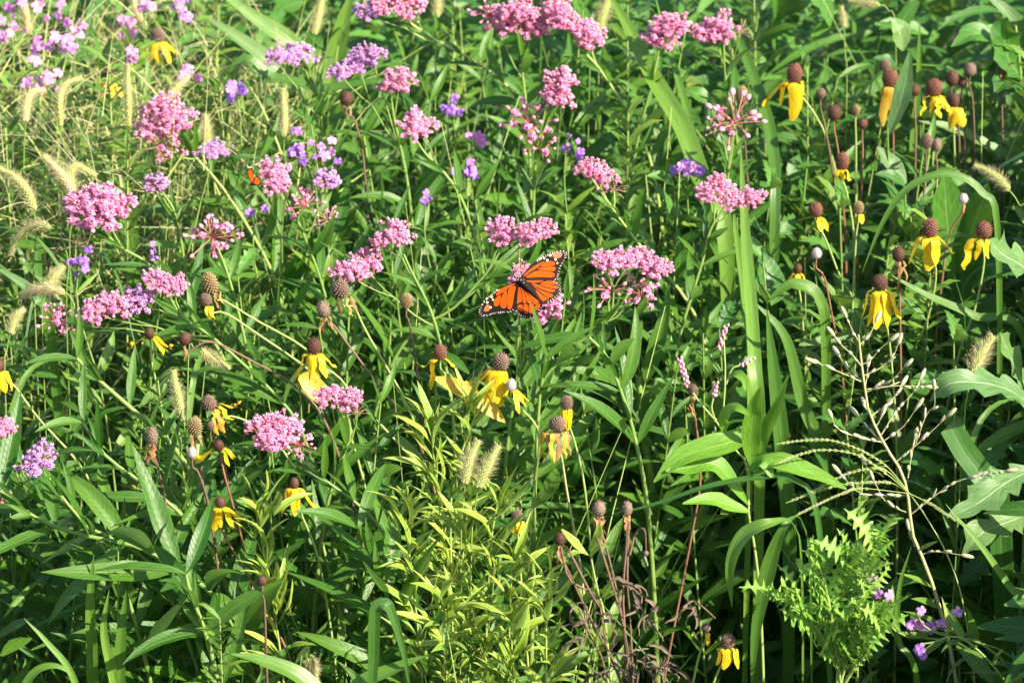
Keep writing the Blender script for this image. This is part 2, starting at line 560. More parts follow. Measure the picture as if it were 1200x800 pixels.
def umbel_meshes(kind, seed, nfl, cap, budfrac, mats):
    """Unit umbel (radius about 1): pedicels and florets."""
    r = random.Random(seed)
    pd, fl = MB(), MB()
    for i in range(nfl):
        z = 1 - (1 - math.cos(cap)) * (i + 0.5) / nfl
        ph = i * 2.39996 + r.uniform(-0.25, 0.25)
        st = math.sqrt(max(0, 1 - z * z))
        d = V((st * math.cos(ph), st * math.sin(ph), z + r.uniform(-0.1, 0.1))).normalized()
        L = r.uniform(0.6, 1.0) if r.random() < 0.8 else r.uniform(0.95, 1.2)
        tip = d * L
        mid = d * L * 0.5 + V((r.uniform(-.05, .05), r.uniform(-.05, .05), 0.06))
        pd.tube([V((0, 0, 0)), mid, tip], [0.022, 0.02, 0.03], 3)
        if kind == 'spent' and r.random() < 0.75:
            continue
        if r.random() < budfrac:
            bs = r.uniform(0.7, 1.05)
            fl.ellipsoid(tip + d * 0.08, (0.105 * bs, 0.105 * bs, 0.14 * bs), 6, 4, 2, frame(V((0, 0, 1)).cross(d) + V((0.01, 0, 0)), d))
        else:
            floret(fl, tip, (d + V((r.uniform(-.25, .25), r.uniform(-.25, .25), 0.15))).normalized(), r.uniform(0.21, 0.31), 0, 1, r)
    return pd.mesh('pedicels', mats[3]), fl.mesh('florets', mats[:3])

PINK = [MAT['petal'], MAT['hood'], MAT['bud'], MAT['pedicel']]
MAUVE = [MAT['vpetal'], MAT['vhood'], MAT['vpetal'], MAT['pedicel']]
UMB = {
    'full': [umbel_meshes('full', s, 44, rad(82), 0.12, PINK) for s in (1, 2, 3, 4)],
    'loose': [umbel_meshes('loose', s, 20, rad(100), 0.6, PINK) for s in (5, 6, 7)],
    'buds': [umbel_meshes('buds', s, 16, rad(95), 0.95, PINK) for s in (8, 9)],
    'mauve': [umbel_meshes('mauve', s, 38, rad(82), 0.2, MAUVE) for s in (10, 11, 12)],
    'spent': [umbel_meshes('spent', s, 14, rad(95), 0.5, [MAT['petal'], MAT['hood'], MAT['bud'], MAT['spent']]) for s in (13, 14)],
}

def umbel(parent, pos, rpx, y, kind, up=None):
    """One round flower cluster at POS, its radius in photograph pixels."""
    pd, fl = R.choice(UMB[kind])
    s = rpx * mpp(y) * 1.12
    up = up or (V((0, 0, 1)) + V((R.uniform(-.35, .35), R.uniform(-.75, -.15), 0))).normalized()
    F = frame(V((R.uniform(-1, 1), R.uniform(-1, 1), 0)).cross(up).normalized(), up)
    M = mat4(pos - up * s * 0.4, F @ Matrix.Diagonal((R.uniform(.95, 1.2), R.uniform(.9, 1.1), R.uniform(.72, 1.0))), s)
    u = link('flower_cluster', pd, parent, M)
    f = link('florets', fl, u, M)
    f['kind'] = 'stuff'
    return M.translation.copy()

# ------------------------------------------------------------------ milkweed plants, each its own stem path
def to_ground(pts, reach=0.10):
    a, b = pts[-2], pts[-1]
    d = (b - a).normalized()
    z = max(b.z, 0.02)
    c = b + d * min(reach, z * 0.5)
    c.z = max(c.z, z * 0.45)
    e = V((c.x + d.x * 0.05, c.y + 0.03, 0))
    for t in (0.2, 0.4, 0.6, 0.8, 1.0):
        pts.append(b * (1 - t) ** 2 + c * 2 * t * (1 - t) + e * t * t)
    return pts

def stem_down(path_px, y0, dyrow=0.0):
    """Stem points from the top waypoint to the ground."""
    pts = [P(px, py, y=y0 + dyrow * i) for i, (px, py) in enumerate(path_px)]
    to_ground(pts)
    return pts

def arclen(path):
    s = [0.0]
    for a, b in zip(path, path[1:]):
        s.append(s[-1] + (b - a).length)
    return s

def at_len(path, s, q):
    q = max(0, min(q, s[-1] - 1e-6))
    k = int(np.searchsorted(s, q, side='right')) - 1
    k = min(k, len(path) - 2)
    t = (q - s[k]) / max(s[k + 1] - s[k], 1e-9)
    return path[k].lerp(path[k + 1], t), (path[k] - path[k + 1]).normalized()

def leaves_on(parent, path, variants, L0, L1, start=0.03, step=0.036, upto=0.62, ang=(0.55, 1.25), name='leaf', sunw=0.55, skip=0.08, az0=None):
    s = arclen(path)
    q = start
    az = az0 if az0 is not None else R.uniform(0, 3.14)
    while q < min(s[-1] - 0.05, upto):
        p, T = at_len(path, s, q)
        L = L0 + (L1 - L0) * min(1, q / 0.22)
        e1 = T.cross(V((0, 1, 0.2))).normalized()
        e2 = T.cross(e1)
        for k in (0, 1):
            if R.random() < skip:
                continue
            a = az + k * math.pi + R.uniform(-0.3, 0.3)
            al = R.uniform(*ang)
            perp = e1 * math.cos(a) + e2 * math.sin(a)
            d = T * math.cos(al) + perp * math.sin(al)
            up = (T * (1 - sunw) + SUN * sunw + V((R.uniform(-.25, .25), R.uniform(-.25, .25), 0)))
            add_leaf(parent, variants, p, d, up, L * R.uniform(0.8, 1.15), name)
        az += math.pi / 2 + R.uniform(-0.3, 0.3)
        q += step * R.uniform(0.8, 1.25)

def milkweed(label, umbels, path, y=None, r=0.0021, L=(0.045, 0.108), upto=0.6, stemmat='stem', dy=0.0, group=None):
    y0 = (ydep(path[0][1]) if y is None else y) + dy
    pts = stem_down(path, y0)
    sp = spline(pts, 26)
    root = thing('milkweed_plant', pts[-1], label, 'flowering plant' if umbels else 'plant', group)
    mb = MB()
    n = len(sp)
    mb.tube(sp, [r * (0.7 + 0.9 * i / n) for i in range(n)], 7)
    s = arclen(sp)
    for (ux, uy, uw, kind) in umbels:
        k = max(1, round((uw / 33) ** 1.5)) if kind in ('full', 'mauve') else max(1, round((uw / 46) ** 1.3))
        rp = uw / 2 if k == 1 else (uw / 2.9 if k < 4 else uw / 3.3)
        c0 = P(ux, uy, y=y0)
        # branch point on the main stem
        bp, T = at_len(sp, s, R.uniform(0.02, 0.05) if (c0 - sp[0]).length < 0.05 else R.uniform(0.05, 0.10))
        neck = c0.lerp(bp, 0.45) + V((0, 0, -0.004))
        mb.tube(spline([bp, bp.lerp(neck, 0.5) + V((0, 0, -0.004)), neck], 5), r * 0.6, 5)
        for j in range(k):
            if k == 1:
                off = (0, 0)
            else:
                a = j / k * 6.283 + ux
                off = (math.cos(a) * uw * 0.24, math.sin(a) * uw * 0.15)
            c = P(ux + off[0] + R.uniform(-3, 3), uy + off[1] + R.uniform(-4, 4), y=y0 + R.uniform(-0.014, 0.014))
            b = umbel(root, c, rp * R.uniform(0.9, 1.08), y0, kind)
            mb.tube(spline([neck, neck.lerp(b, 0.5) + V((0, 0, -0.003)), b], 4), r * 0.42, 4)
    part('stem', mb, MAT[stemmat], root)
    leaves_on(root, sp, LEAF, L[0], L[1], upto=upto, start=0.045 if umbels else 0.0)
    # slender young leaves at the top
    for _ in range(3 if umbels else 4):
        p, T = at_len(sp, s, R.uniform(0.02, 0.07))
        d = (T + V((R.uniform(-.6, .6), R.uniform(-.6, .6), 0))).normalized()
        add_leaf(root, LEAF, p, d, V((R.uniform(-.4, .4), -1, 0.5)), R.uniform(0.03, 0.055))
    return root

G = 'pink milkweed plants in flower'
milkweed('milkweed topped by a big rosy flower head left of centre, beside arched foxtails', [(115, 238, 74, 'full'), (93, 282, 40, 'spent')], [(118, 262), (137, 287), (185, 318), (250, 400)], group=G)
milkweed('slanting milkweed carrying a row of three pink heads above the greenish double cone', [(195, 330, 46, 'full'), (163, 348, 38, 'mauve'), (122, 361, 50, 'full'), (66, 371, 40, 'loose')], [(198, 347), (215, 372), (255, 400), (330, 470)], group=G)
milkweed('milkweed with one loose pink head between the rosy head and orange speck', [(250, 268, 52, 'loose')], [(254, 288), (268, 325), (285, 390)], group=G)
milkweed('milkweed with a dense pink dome over a looser cluster beside an upright foxtail', [(193, 132, 64, 'full'), (185, 166, 46, 'loose')], [(203, 152), (228, 183), (265, 226), (310, 300)], group=G, stemmat='paler')
milkweed('milkweed with tiny pale mauve head under the dense pink dome', [(180, 210, 34, 'mauve'), (250, 172, 32, 'mauve')], [(190, 225), (205, 250), (215, 300)], group=G, dy=0.1)
milkweed('milkweed with scattered pink heads and buds in front of the half hidden orange butterfly', [(322, 208, 46, 'full'), (385, 212, 34, 'mauve'), (352, 238, 40, 'loose'), (380, 252, 34, 'buds')], [(338, 235), (362, 290), (382, 350), (395, 420)], group=G)
milkweed('milkweed with two touching pink heads left of the open winged butterfly', [(458, 273, 46, 'full'), (420, 312, 54, 'full')], [(473, 298), (482, 318), (505, 365), (520, 420)], group=G)
milkweed('milkweed with small mauve heads high behind a black seed cone', [(347, 58, 40, 'mauve'), (322, 62, 24, 'mauve')], [(363, 88), (373, 112), (378, 160)], group=G)
milkweed('milkweed with mauve and pink heads around a thin grass stalk', [(408, 75, 50, 'mauve'), (437, 66, 34, 'mauve'), (468, 94, 42, 'full')], [(458, 112), (462, 140), (475, 200)], group=G)
milkweed('milkweed at the top edge with a wide mauve pink head on an oblique stem', [(462, 6, 50, 'full'), (436, 10, 34, 'mauve'), (478, 22, 26, 'spent')], [(482, 28), (512, 48), (575, 84), (620, 130)], group=G, stemmat='paler')
milkweed('milkweed at the top edge with two crowded pink heads and an upright stem', [(610, 20, 62, 'full'), (575, 15, 38, 'loose')], [(614, 48), (612, 80), (618, 140)], group=G)
milkweed('milkweed at the top edge with twin pink domes above a long yellowish stem', [(655, 14, 48, 'full'), (686, 34, 48, 'full')], [(672, 50), (700, 78), (735, 130), (752, 160)], group=G, stemmat='paler')
milkweed('milkweed head crossing the widest grass blade at the top', [(778, 34, 56, 'full')], [(772, 60), (762, 105), (748, 160)], group=G)
milkweed('milkweed with one rounded pink head right of the widest grass blade', [(838, 33, 50, 'full'), (868, 35, 24, 'spent')], [(848, 52), (850, 90), (860, 140)], group=G)
milkweed('milkweed with one pink dome above two clusters of round buds', [(655, 103, 50, 'full'), (622, 136, 50, 'loose'), (632, 168, 44, 'buds')], [(640, 125), (628, 185), (625, 250)], group=G)
milkweed('milkweed with a single pale salmon head among dark leaves near top middle', [(494, 146, 38, 'full')], [(488, 165), (500, 182), (530, 215)], group=G)
milkweed('milkweed with one small pink dome and drooping spent stalks above the large bud cluster', [(695, 198, 46, 'full'), (722, 220, 36, 'spent')], [(702, 222), (726, 256), (752, 290), (800, 345)], group=G, stemmat='paler')
milkweed('milkweed with a broad two lobed pink head left of the coneflowers', [(838, 216, 46, 'full'), (870, 230, 46, 'full')], [(848, 245), (832, 270), (822, 310), (800, 380)], group=G)
milkweed('milkweed with the largest rounded head, loose pink buds hanging beneath, right of the butterfly', [(722, 302, 46, 'full'), (758, 308, 50, 'full'), (712, 332, 44, 'buds'), (750, 340, 44, 'loose')], [(735, 345), (718, 370), (680, 400), (640, 440)], group=G)
milkweed('milkweed with scattered round mauve buds between wide grass blade and coneflowers', [(864, 138, 58, 'buds'), (845, 148, 40, 'buds')], [(858, 160), (854, 195), (850, 250)], group=G)
milkweed('milkweed with a wide pink head just above the open winged butterfly', [(592, 266, 42, 'full'), (625, 268, 44, 'full')], [(585, 296), (568, 322), (530, 362), (490, 385)], group=G)
milkweed('milkweed whose pink head the open winged butterfly sits on', [(640, 360, 42, 'full'), (608, 330, 44, 'full'), (610, 312, 20, 'buds')], [(620, 385), (612, 425), (602, 470)], group=G, y=0.07)
milkweed('milkweed with a bright dense head low on the left, near withered coneflowers', [(322, 503, 62, 'full'), (350, 515, 40, 'loose')], [(345, 530), (378, 560), (430, 600)], group=G)
milkweed('milkweed with one compact pink head beside a yellow leaf', [(396, 462, 44, 'full'), (422, 480, 26, 'spent')], [(406, 482), (410, 512), (392, 560)], group=G)
milkweed('milkweed with one mauve head half behind leaves at lower left', [(45, 540, 42, 'mauve')], [(58, 560), (75, 585), (120, 640)], group=G)
milkweed('milkweed cut off by the left edge with two small pink heads', [(3, 503, 30, 'full'), (3, 583, 26, 'loose')], [(10, 530), (28, 570), (75, 605), (150, 640)], group=G)
milkweed('flowerless milkweed shoot leaning left with upright tip leaves at lower left', [], [(97, 495), (125, 535), (180, 575), (225, 615)], r=0.0026, L=(0.07, 0.11))
milkweed('flowerless milkweed with long hanging leaves in the lower left corner', [], [(0, 575), (40, 605), (90, 625), (165, 642), (230, 680)], r=0.0026, L=(0.11, 0.14))
milkweed('flowerless milkweed with star of broad leaves near the bottom left', [], [(218, 672), (216, 650), (230, 700), (260, 760)][:1] + [(222, 690), (240, 740)], r=0.0026, L=(0.10, 0.115))
milkweed('flowerless milkweed stem slanting left above the withered brown cones', [], [(90, 420), (118, 447), (150, 475), (200, 520)], r=0.003, L=(0.06, 0.10))
milkweed('flowerless milkweed with long dark pointed leaves below the butterfly', [], [(640, 420), (632, 470), (628, 540)], r=0.0024, L=(0.085, 0.12), upto=0.2)
milkweed('flowerless milkweed with long glossy leaves right of the butterfly', [], [(690, 395), (712, 420), (735, 480), (750, 540)], r=0.0024, L=(0.09, 0.125), upto=0.15)
milkweed('flowerless milkweed with broad leaves at the bottom below the yellow petals', [], [(420, 620), (440, 660), (460, 720)], r=0.0024, L=(0.10, 0.14))

# ------------------------------------------------------------------ the butterflies
def plane_hit(px, py, c, n):
    d = FWD + RIGHT * ((px - 600) / 600 * HALF) + UPV * ((400 - py) / 600 * HALF)
    return CAM + d * ((c - CAM).dot(n) / d.dot(n))

def prism(mb, pts, n, th, mi):
    b = len(mb.v)
    k = len(pts)
    mb.v.extend([tuple(p + n * th) for p in pts] + [tuple(p - n * th) for p in pts])
    mb.f.append(tuple(range(b, b + k)))
    mb.f.append(tuple(range(b + 2 * k - 1, b + k - 1, -1)))
    mb.uv.extend([(0.5, 0.5)] * (2 * k))
    mb.m.extend([mi, mi])
    for i in range(k):
        j = (i + 1) % k
        mb.f.append((b + i, b + k + i, b + k + j, b + j))
        mb.uv.extend([(0.5, 0.5)] * 4)
        mb.m.append(mi)

def smooth_poly(pts, n=4):
    out = []
    k = len(pts)
    for i in range(k):
        p0, p1, p2, p3 = (np.array(pts[(i + j) % k], float) for j in (-1, 0, 1, 2))
        for q in range(n):
            t = q / n
            out.append(tuple(0.5 * (2 * p1 + (p2 - p0) * t + (2 * p0 - 5 * p1 + 4 * p2 - p3) * t * t * 1.0 + (3 * p1 - p0 - 3 * p2 + p3) * t ** 3)))
    return out

bc = P(608, 330, y=-0.005)
bfly = thing('butterfly', bc, 'orange butterfly with open black veined wings and white dotted edges on a pink flower head', 'butterfly')
def zp(q):
    return 550 + q[0] / 7.27, 280 + q[1] / 7.27
tocam = (CAM - bc).normalized()
axis = (P(633, 352, y=0.0) - P(603, 323, y=0.0)).normalized()     # head to tail
sidev = axis.cross(tocam).normalized()
WN = {1: (tocam + sidev * -0.16 + UPV * 0.15).normalized(), -1: (tocam + sidev * 0.16 + UPV * 0.15).normalized()}
WINGS = [
    ('hindwing', 1, [(455, 350), (600, 346), (745, 350), (775, 390), (787, 430), (772, 470), (735, 510), (690, 540), (645, 558), (610, 545), (560, 480), (500, 410)],
     [[(480, 356), (560, 353), (640, 356), (560, 374), (500, 364)], [(655, 358), (735, 356), (739, 386), (605, 380)], [(592, 385), (740, 396), (750, 426), (645, 406)],
      [(522, 372), (582, 390), (640, 414), (738, 438), (705, 457), (640, 438), (562, 402)], [(534, 393), (620, 442), (695, 466), (722, 482), (692, 502), (640, 482), (572, 424)],
      [(562, 428), (620, 478), (682, 508), (655, 518), (627, 532), (588, 484)]], [], 0.0004),
    ('hindwing', -1, [(420, 380), (400, 500), (386, 600), (400, 640), (440, 668), (480, 680), (530, 668), (580, 648), (612, 605), (622, 560), (580, 510), (520, 450), (460, 400)],
     [[(422, 402), (440, 440), (449, 530), (428, 545), (406, 558), (411, 480)], [(430, 400), (466, 452), (488, 542), (457, 546), (447, 440)], [(442, 410), (505, 478), (545, 532), (498, 550), (474, 452)],
      [(462, 422), (532, 482), (598, 540), (556, 562), (514, 478)], [(408, 572), (450, 556), (456, 622), (425, 606)], [(463, 558), (495, 556), (502, 636), (466, 634)],
      [(506, 560), (546, 546), (552, 622), (511, 636)], [(558, 570), (604, 550), (592, 588), (562, 612)]], [], 0.0004),
    ('forewing', 1, [(440, 322), (470, 282), (540, 207), (620, 152), (700, 112), (770, 95), (822, 98), (838, 115), (826, 160), (800, 210), (776, 260), (766, 310), (752, 352), (700, 352), (600, 350), (500, 347), (455, 340)],
     [[(458, 314), (520, 256), (600, 202), (652, 188), (592, 236), (522, 280), (472, 319)], [(660, 190), (722, 194), (726, 226), (606, 240)], [(596, 248), (726, 236), (723, 273), (592, 262)],
      [(478, 323), (522, 292), (582, 268), (723, 283), (723, 326), (600, 326), (502, 331)]], [[(708, 128), (760, 110), (792, 126), (772, 160), (722, 160)]], 0.0013),
    ('forewing', -1, [(402, 358), (340, 384), (270, 420), (200, 458), (140, 508), (100, 560), (75, 610), (84, 648), (110, 664), (170, 652), (240, 636), (310, 630), (372, 626), (388, 590), (404, 500), (416, 405)],
     [[(396, 374), (320, 398), (242, 440), (226, 488), (290, 452), (372, 396)], [(225, 502), (272, 472), (256, 562), (216, 575), (206, 540)], [(286, 462), (320, 440), (316, 586), (262, 576)],
      [(330, 432), (394, 392), (384, 470), (362, 592), (325, 592)]], [[(148, 560), (176, 570), (166, 612), (122, 612)]], 0.0013),
]
CREAM = {1: [(690, 140, 11), (735, 176, 10), (664, 182, 10), (638, 166, 8), (608, 168, 8), (750, 205, 7)], -1: [(153, 540, 11), (190, 492, 11), (181, 582, 10), (202, 517, 9), (150, 506, 8), (235, 436, 7)]}
rngb = random.Random(3)
for nm, sd, outline, cells, tips, lift in WINGS:
    n = WN[sd]
    c = bc + tocam * (0.004 + lift)
    def hit(q, n=n, c=c):
        return plane_hit(*zp(q), c, n)
    mb = MB()
    ol = smooth_poly(outline)
    prism(mb, [hit(q) for q in ol], n, 0.00012, 0)
    wg = part(nm, mb, MAT['black'], bfly, smooth=False)
    pm = MB()
    cells = [[((q[0] - sum(p[0] for p in cl) / len(cl)) * 0.93 + sum(p[0] for p in cl) / len(cl), (q[1] - sum(p[1] for p in cl) / len(cl)) * 0.91 + sum(p[1] for p in cl) / len(cl)) for q in cl] for cl in cells]
    for cell in cells:
        prism(pm, [hit(q) + n * 0.00022 for q in smooth_poly(cell, 3)], n, 0.00006, 0)
        prism(pm, [hit(q) - n * 0.00022 for q in smooth_poly(cell, 3)], n, 0.00006, 0)
    for cell in tips:
        prism(pm, [hit(q) + n * 0.00022 for q in smooth_poly(cell, 3)], n, 0.00006, 1)
    part('orange_cell', pm, [MAT['orange'], MAT['brownwing']], wg, smooth=False, kind='stuff')
    dm = MB()
    ctr = np.mean(np.array(outline), axis=0)
    def dot(q, rr, mi, dm=dm, n=n, hit=hit):
        prism(dm, [hit((q[0] + rr * math.cos(a), q[1] + rr * math.sin(a))) + n * 0.0003 for a in np.linspace(0, 6.283, 8)[:-1]], n, 0.00006, mi)
    # outer margin: points far from the body
    for ring, inset, rr in ((0, 0.055, 3.4), (1, 0.125, 3.6)):
        acc = 0
        for i in range(len(ol)):
            a, b = np.array(ol[i]), np.array(ol[(i + 1) % len(ol)])
            acc += np.linalg.norm(b - a)
            m_ = (a + b) / 2
            # signed distance from the body axis line
            ax_ = np.array((200.0, 190.0)) / 276
            rel = m_ - np.array((420, 350))
            far = abs(rel[0] * ax_[1] - rel[1] * ax_[0])
            along = rel @ ax_
            onedge = (far > 118 and nm == 'hindwing' and along > 100 and (sd == 1 and m_[0] > 735 or sd == -1 and m_[1] > 610)) or (nm == 'hindwing' and along > 200 and far > 20) or (nm == 'forewing' and far > 205)
            if onedge and acc > 15 + 5 * rngb.random():
                acc = 0
                q = m_ + (ctr - m_) * (inset if nm == 'forewing' else inset * 1.3) + np.array((rngb.uniform(-2, 2), rngb.uniform(-2, 2)))
                dot(q, rr * rngb.uniform(0.6, 1.25), 0)
    if nm == 'forewing':
        for x_, y_, r_ in CREAM[sd]:
            dot((x_, y_), r_, 1)
        for t in np.linspace(0.25, 0.8, 7):
            L_ = outline[1:8] if sd == 1 else outline[1:7]
            f = t * (len(L_) - 1)
            k = int(f)
            q = np.array(L_[k]) * (1 - f + k) + np.array(L_[min(k + 1, len(L_) - 1)]) * (f - k)
            dot(q + (ctr - q) * 0.05, 4.5, 0)
    part('white_spot', dm, [MAT['white'], MAT['cream']], wg, smooth=False, kind='stuff')
bp_ = [plane_hit(*zp(q), bc + tocam * 0.0055, tocam) for q in [(383, 312), (392, 320), (405, 332), (425, 348), (450, 370), (475, 395), (510, 430), (550, 468), (585, 503), (606, 526)]]
mb = MB()
mb.tube(bp_, [0.0006, 0.0019, 0.0021, 0.0034, 0.0037, 0.0030, 0.0031, 0.0029, 0.0021, 0.0004], 9)
body = part('body', mb, MAT['black'], bfly)
dm = MB()
for q in [(390, 316), (402, 322), (398, 336), (418, 336), (412, 350), (440, 350), (462, 372)]:
    dm.ellipsoid(plane_hit(*zp(q), bc + tocam * 0.0087, tocam), (0.0006, 0.0006, 0.0006), 6, 4)
part('white_spot', dm, MAT['white'], body, kind='stuff')
for q1, q2 in (((372, 285), (366, 248)), ((352, 305), (318, 290))):
    mb = MB()
    pp = [plane_hit(*zp(q), bc + tocam * (0.006 + 0.006 * i), tocam) for i, q in enumerate([(387, 315), q1, q2])]
    pp = spline(pp, 7)
    mb.tube(pp, [0.00022] * 5 + [0.0005, 0.0006], 5)
    part('antenna', mb, MAT['black'], bfly)
for sx in (-1, 1):
    for k in (0, 1):
        mb = MB()
        a = bp_[3 + k]
        mb.tube([a - tocam * 0.002, a + sidev * sx * 0.005 - tocam * 0.004, a + sidev * sx * 0.007 - tocam * 0.012], 0.0003, 4)
        part('leg', mb, MAT['black'], bfly)

def hidden_butterfly(px, py, a, label):
    """A butterfly deeper among the leaves, wings shut, mostly covered by what stands in front."""
    c = P(px, py, 0.09)
    r = thing('butterfly', c, label, 'butterfly')
    d = V((math.cos(a), 0.25, math.sin(a)))
    up = V((-math.sin(a), 0.1, math.cos(a)))
    nn = d.cross(up).normalized()
    fr = lambda x, z: c + d * x * 0.00042 + up * z * 0.00042
    for sx in (-1, 1):
        o = nn * 0.0012 * sx
        for nm, ol in (('forewing', [(0, 0), (8, 20), (20, 36), (30, 38), (32, 30), (26, 16), (14, 4)]), ('hindwing', [(0, 0), (14, 4), (24, 8), (26, -6), (16, -18), (6, -14)])):
            mb = MB()
            prism(mb, [fr(*q) + o for q in smooth_poly(ol, 3)], nn, 0.0001, 0)
            wg = part(nm, mb, MAT['black'], r, smooth=False)
            cx, cz = np.mean(np.array(ol), axis=0)
            pm = MB()
            prism(pm, [fr(cx + (q[0] - cx) * 0.75, cz + (q[1] - cz) * 0.75) + o * 1.3 for q in smooth_poly(ol, 3)], nn, 0.00008, 0)
            part('orange_cell', pm, MAT['orange'], wg, smooth=False)
    mb = MB()
    mb.tube([fr(-6, 6), fr(-2, 3), fr(4, -4), fr(12, -14)], [0.001, 0.002, 0.0022, 0.0008], 7)
    part('body', mb, MAT['black'], r)
hidden_butterfly(296, 216, 0.9, 'orange butterfly mostly hidden behind the scattered pink flower heads at left')

# ------------------------------------------------------------------ coneflowers
def cone_mesh(mats, seed, hgt=1.15, nb=110, rough=0.0):
    r = random.Random(seed)
    mb = MB()
    mb.ellipsoid(V((0, 0, 0)), (0.80, 0.80, 0.80 * hgt), 12, 8)
    for i in range(nb):
        z = 1 - 1.75 * (i + 0.5) / nb
        st = math.sqrt(max(0, 1 - z * z))
        ph = i * 2.39996
        d = V((st * math.cos(ph), st * math.sin(ph), z * hgt))
        L = 1.04 + r.uniform(-0.08, 0.10) - rough * r.random()
        s = 0.115
        F = frame(d, V((0, 0, 1.01)))
        c = d * 0.78
        k = len(mb.v)
        for a in range(4):
            mb.v.append(tuple(c + F.col[1] * s * math.cos(a * 1.5708) + F.col[2] * s * math.sin(a * 1.5708)))
        mb.v.append(tuple(d * L))
        for a in range(4):
            mb.f.append((k + a, k + (a + 1) % 4, k + 4))
            mb.uv.extend([(0, 0), (1, 0), (0.5, 1)])
            mb.m.append(1)
    return mb.mesh('cone', mats)
CONES = {
    'fresh': [cone_mesh([MAT['cone'], MAT['conered']], 1), cone_mesh([MAT['cone'], MAT['cone']], 2, 1.05)],
    'green': [cone_mesh([MAT['cone'], MAT['conegreen']], 3, 1.3, 120)],
    'tan': [cone_mesh([MAT['cone'], MAT['conegrey']], 4, 1.05)],
    'dry': [cone_mesh([MAT['conegrey'], MAT['conegrey']], 5, 1.2, 90, 0.15), cone_mesh([MAT['cone'], MAT['conegrey']], 6, 1.1, 90, 0.15)],
    'dark': [cone_mesh([MAT['cone'], MAT['cone']], 7, 1.1, 90, 0.1)],
    'pale': [cone_mesh([MAT['conepale'], MAT['conepale']], 8, 1.1, 90, 0.1)],
}

def petal(parent, base, out, L, wd, spread, mat, curl=0.0, crumple=0.0, rr=None):
    rr = rr or R
    down = V((0, 0, -1))
    sd = out.cross(down)
    p1 = base + out * L * min(0.22, spread * 0.6) + down * L * 0.06
    p2 = base + out * L * spread * 0.75 + down * L * 0.45 + sd * rr.uniform(-.07, .07) * L
    p3 = base + out * L * (spread + curl) + down * L * math.sqrt(max(0.15, 1 - spread * spread)) * 0.95 + sd * rr.uniform(-.15, .15) * L
    path = spline([base, p1, p2, p3], 10)
    if crumple:
        for i in range(3, 10):
            path[i] += V((rr.uniform(-1, 1), rr.uniform(-1, 1), rr.uniform(-.5, .5))) * L * crumple * 0.09
    mb = MB()
    ph = rr.uniform(0, 6)
    def wdt(t):
        return wd * (0.35 + 0.65 * math.sin(min(1, t / 0.45) * 1.5708)) * (1 if t < 0.72 else max(0.12, math.cos((t - 0.72) / 0.28 * 1.35))) * (1 - crumple * 0.45 * (0.5 + 0.5 * math.sin(9 * t + ph))) * (1 + 0.10 * math.sin(21 * t + ph * 3) * t)
    mb.blade(path, wdt, lambda t: (out * (0.45 + t) + V((0, 0, 1)) * (1 - t)), -0.18, 5, rr.uniform(-0.35, 0.35) + crumple * rr.uniform(-1.8, 1.8), 0, 0.05 + crumple * 0.16, 1.2, None, ph)
    part('petal', mb, mat, parent)

def coneflower(label, px, py, r, kind='fresh', petals=(), stem=None, dy=0.0, tilt=(0, 0), pmat='yellow', smat='paler', sr=0.0013, name='coneflower', cat='flower', group='yellow coneflowers and their seed heads', leaves=2, dead=False, rot=None):
    y = ydep(py) + dy
    c = P(px, py, y=y)
    u = mpp(y)
    ru = r * u
    up = V((tilt[0], tilt[1] - 0.12, 1)).normalized()
    path_px = [q for q in (stem or [(px + R.uniform(-8, 8), py + 70), (px + R.uniform(-22, 22), py + 190)])]
    b0 = c - up * ru * 1.0
    pts = [b0, b0 - up * 0.012] + [P(qx, qy, y=y + 0.006 * (i + 1)) for i, (qx, qy) in enumerate(path_px)]
    to_ground(pts)
    sp = spline(pts, 30)
    root = thing(name, pts[-1], label, cat, group)
    mb = MB()
    mb.tube(sp, [sr * (0.85 + 0.6 * i / 29) for i in range(30)], 6)
    part('stem', mb, MAT[smat], root)
    F = frame(V((R.uniform(-1, 1), R.uniform(-1, 1), 0)).cross(up), up)
    link('cone', R.choice(CONES[kind]), root, mat4(c, F @ Matrix.Diagonal((1, R.uniform(.9, 1.05), R.uniform(.95, 1.25))), ru))
    e1 = (RIGHT - up * RIGHT.dot(up)).normalized()
    e2 = up.cross(e1)
    for (az, L, spread, *ex) in petals:
        a = rad(az)
        out = e1 * math.cos(a) + e2 * math.sin(a)
        wd = (ex[0] if ex else 0.28) * L * u
        cr = ex[1] if len(ex) > 1 else 0.12
        pm = ex[2] if len(ex) > 2 else pmat
        petal(root, c - up * ru * 0.80 + out * ru * 0.62, out, L * u, wd, spread, MAT[pm], 0.0, cr)
    if leaves:
        s = arclen(sp)
        leaves_on(root, sp, FINE, 0.05, 0.09, start=0.22, step=0.09, upto=0.22 + 0.09 * leaves, ang=(0.6, 1.0))
    return root

C = coneflower
C('coneflower with two broad yellow petals hanging to the left near the top', 931, 87, 10, 'fresh', [(185, 42, 0.75, 0.40, 0.05), (265, 46, 0.15, 0.34, 0.05), (200, 30, 0.4, 0.35), (340, 22, 0.35, 0.5, 0.6)], [(945, 120), (968, 160), (985, 230)])
C('coneflower with tall stacked double cone and narrow orange petals', 1043, 92, 10, 'fresh', [(250, 48, 0.1, 0.22, 0.3, 'oldyellow'), (275, 40, 0.12, 0.22, 0.2, 'oldyellow'), (320, 34, 0.35, 0.16, 0.5, 'brownpetal'), (210, 36, 0.1, 0.2, 0.3, 'oldyellow')], [(1046, 130), (1047, 200), (1045, 260)], smat='redstem')
C('small brown cone balanced on top of the tall double cone', 1037, 77, 7, 'tan', (), [(1043, 92), (1046, 130), (1047, 200)], dy=0.004, leaves=0, smat='redstem', sr=0.0008)
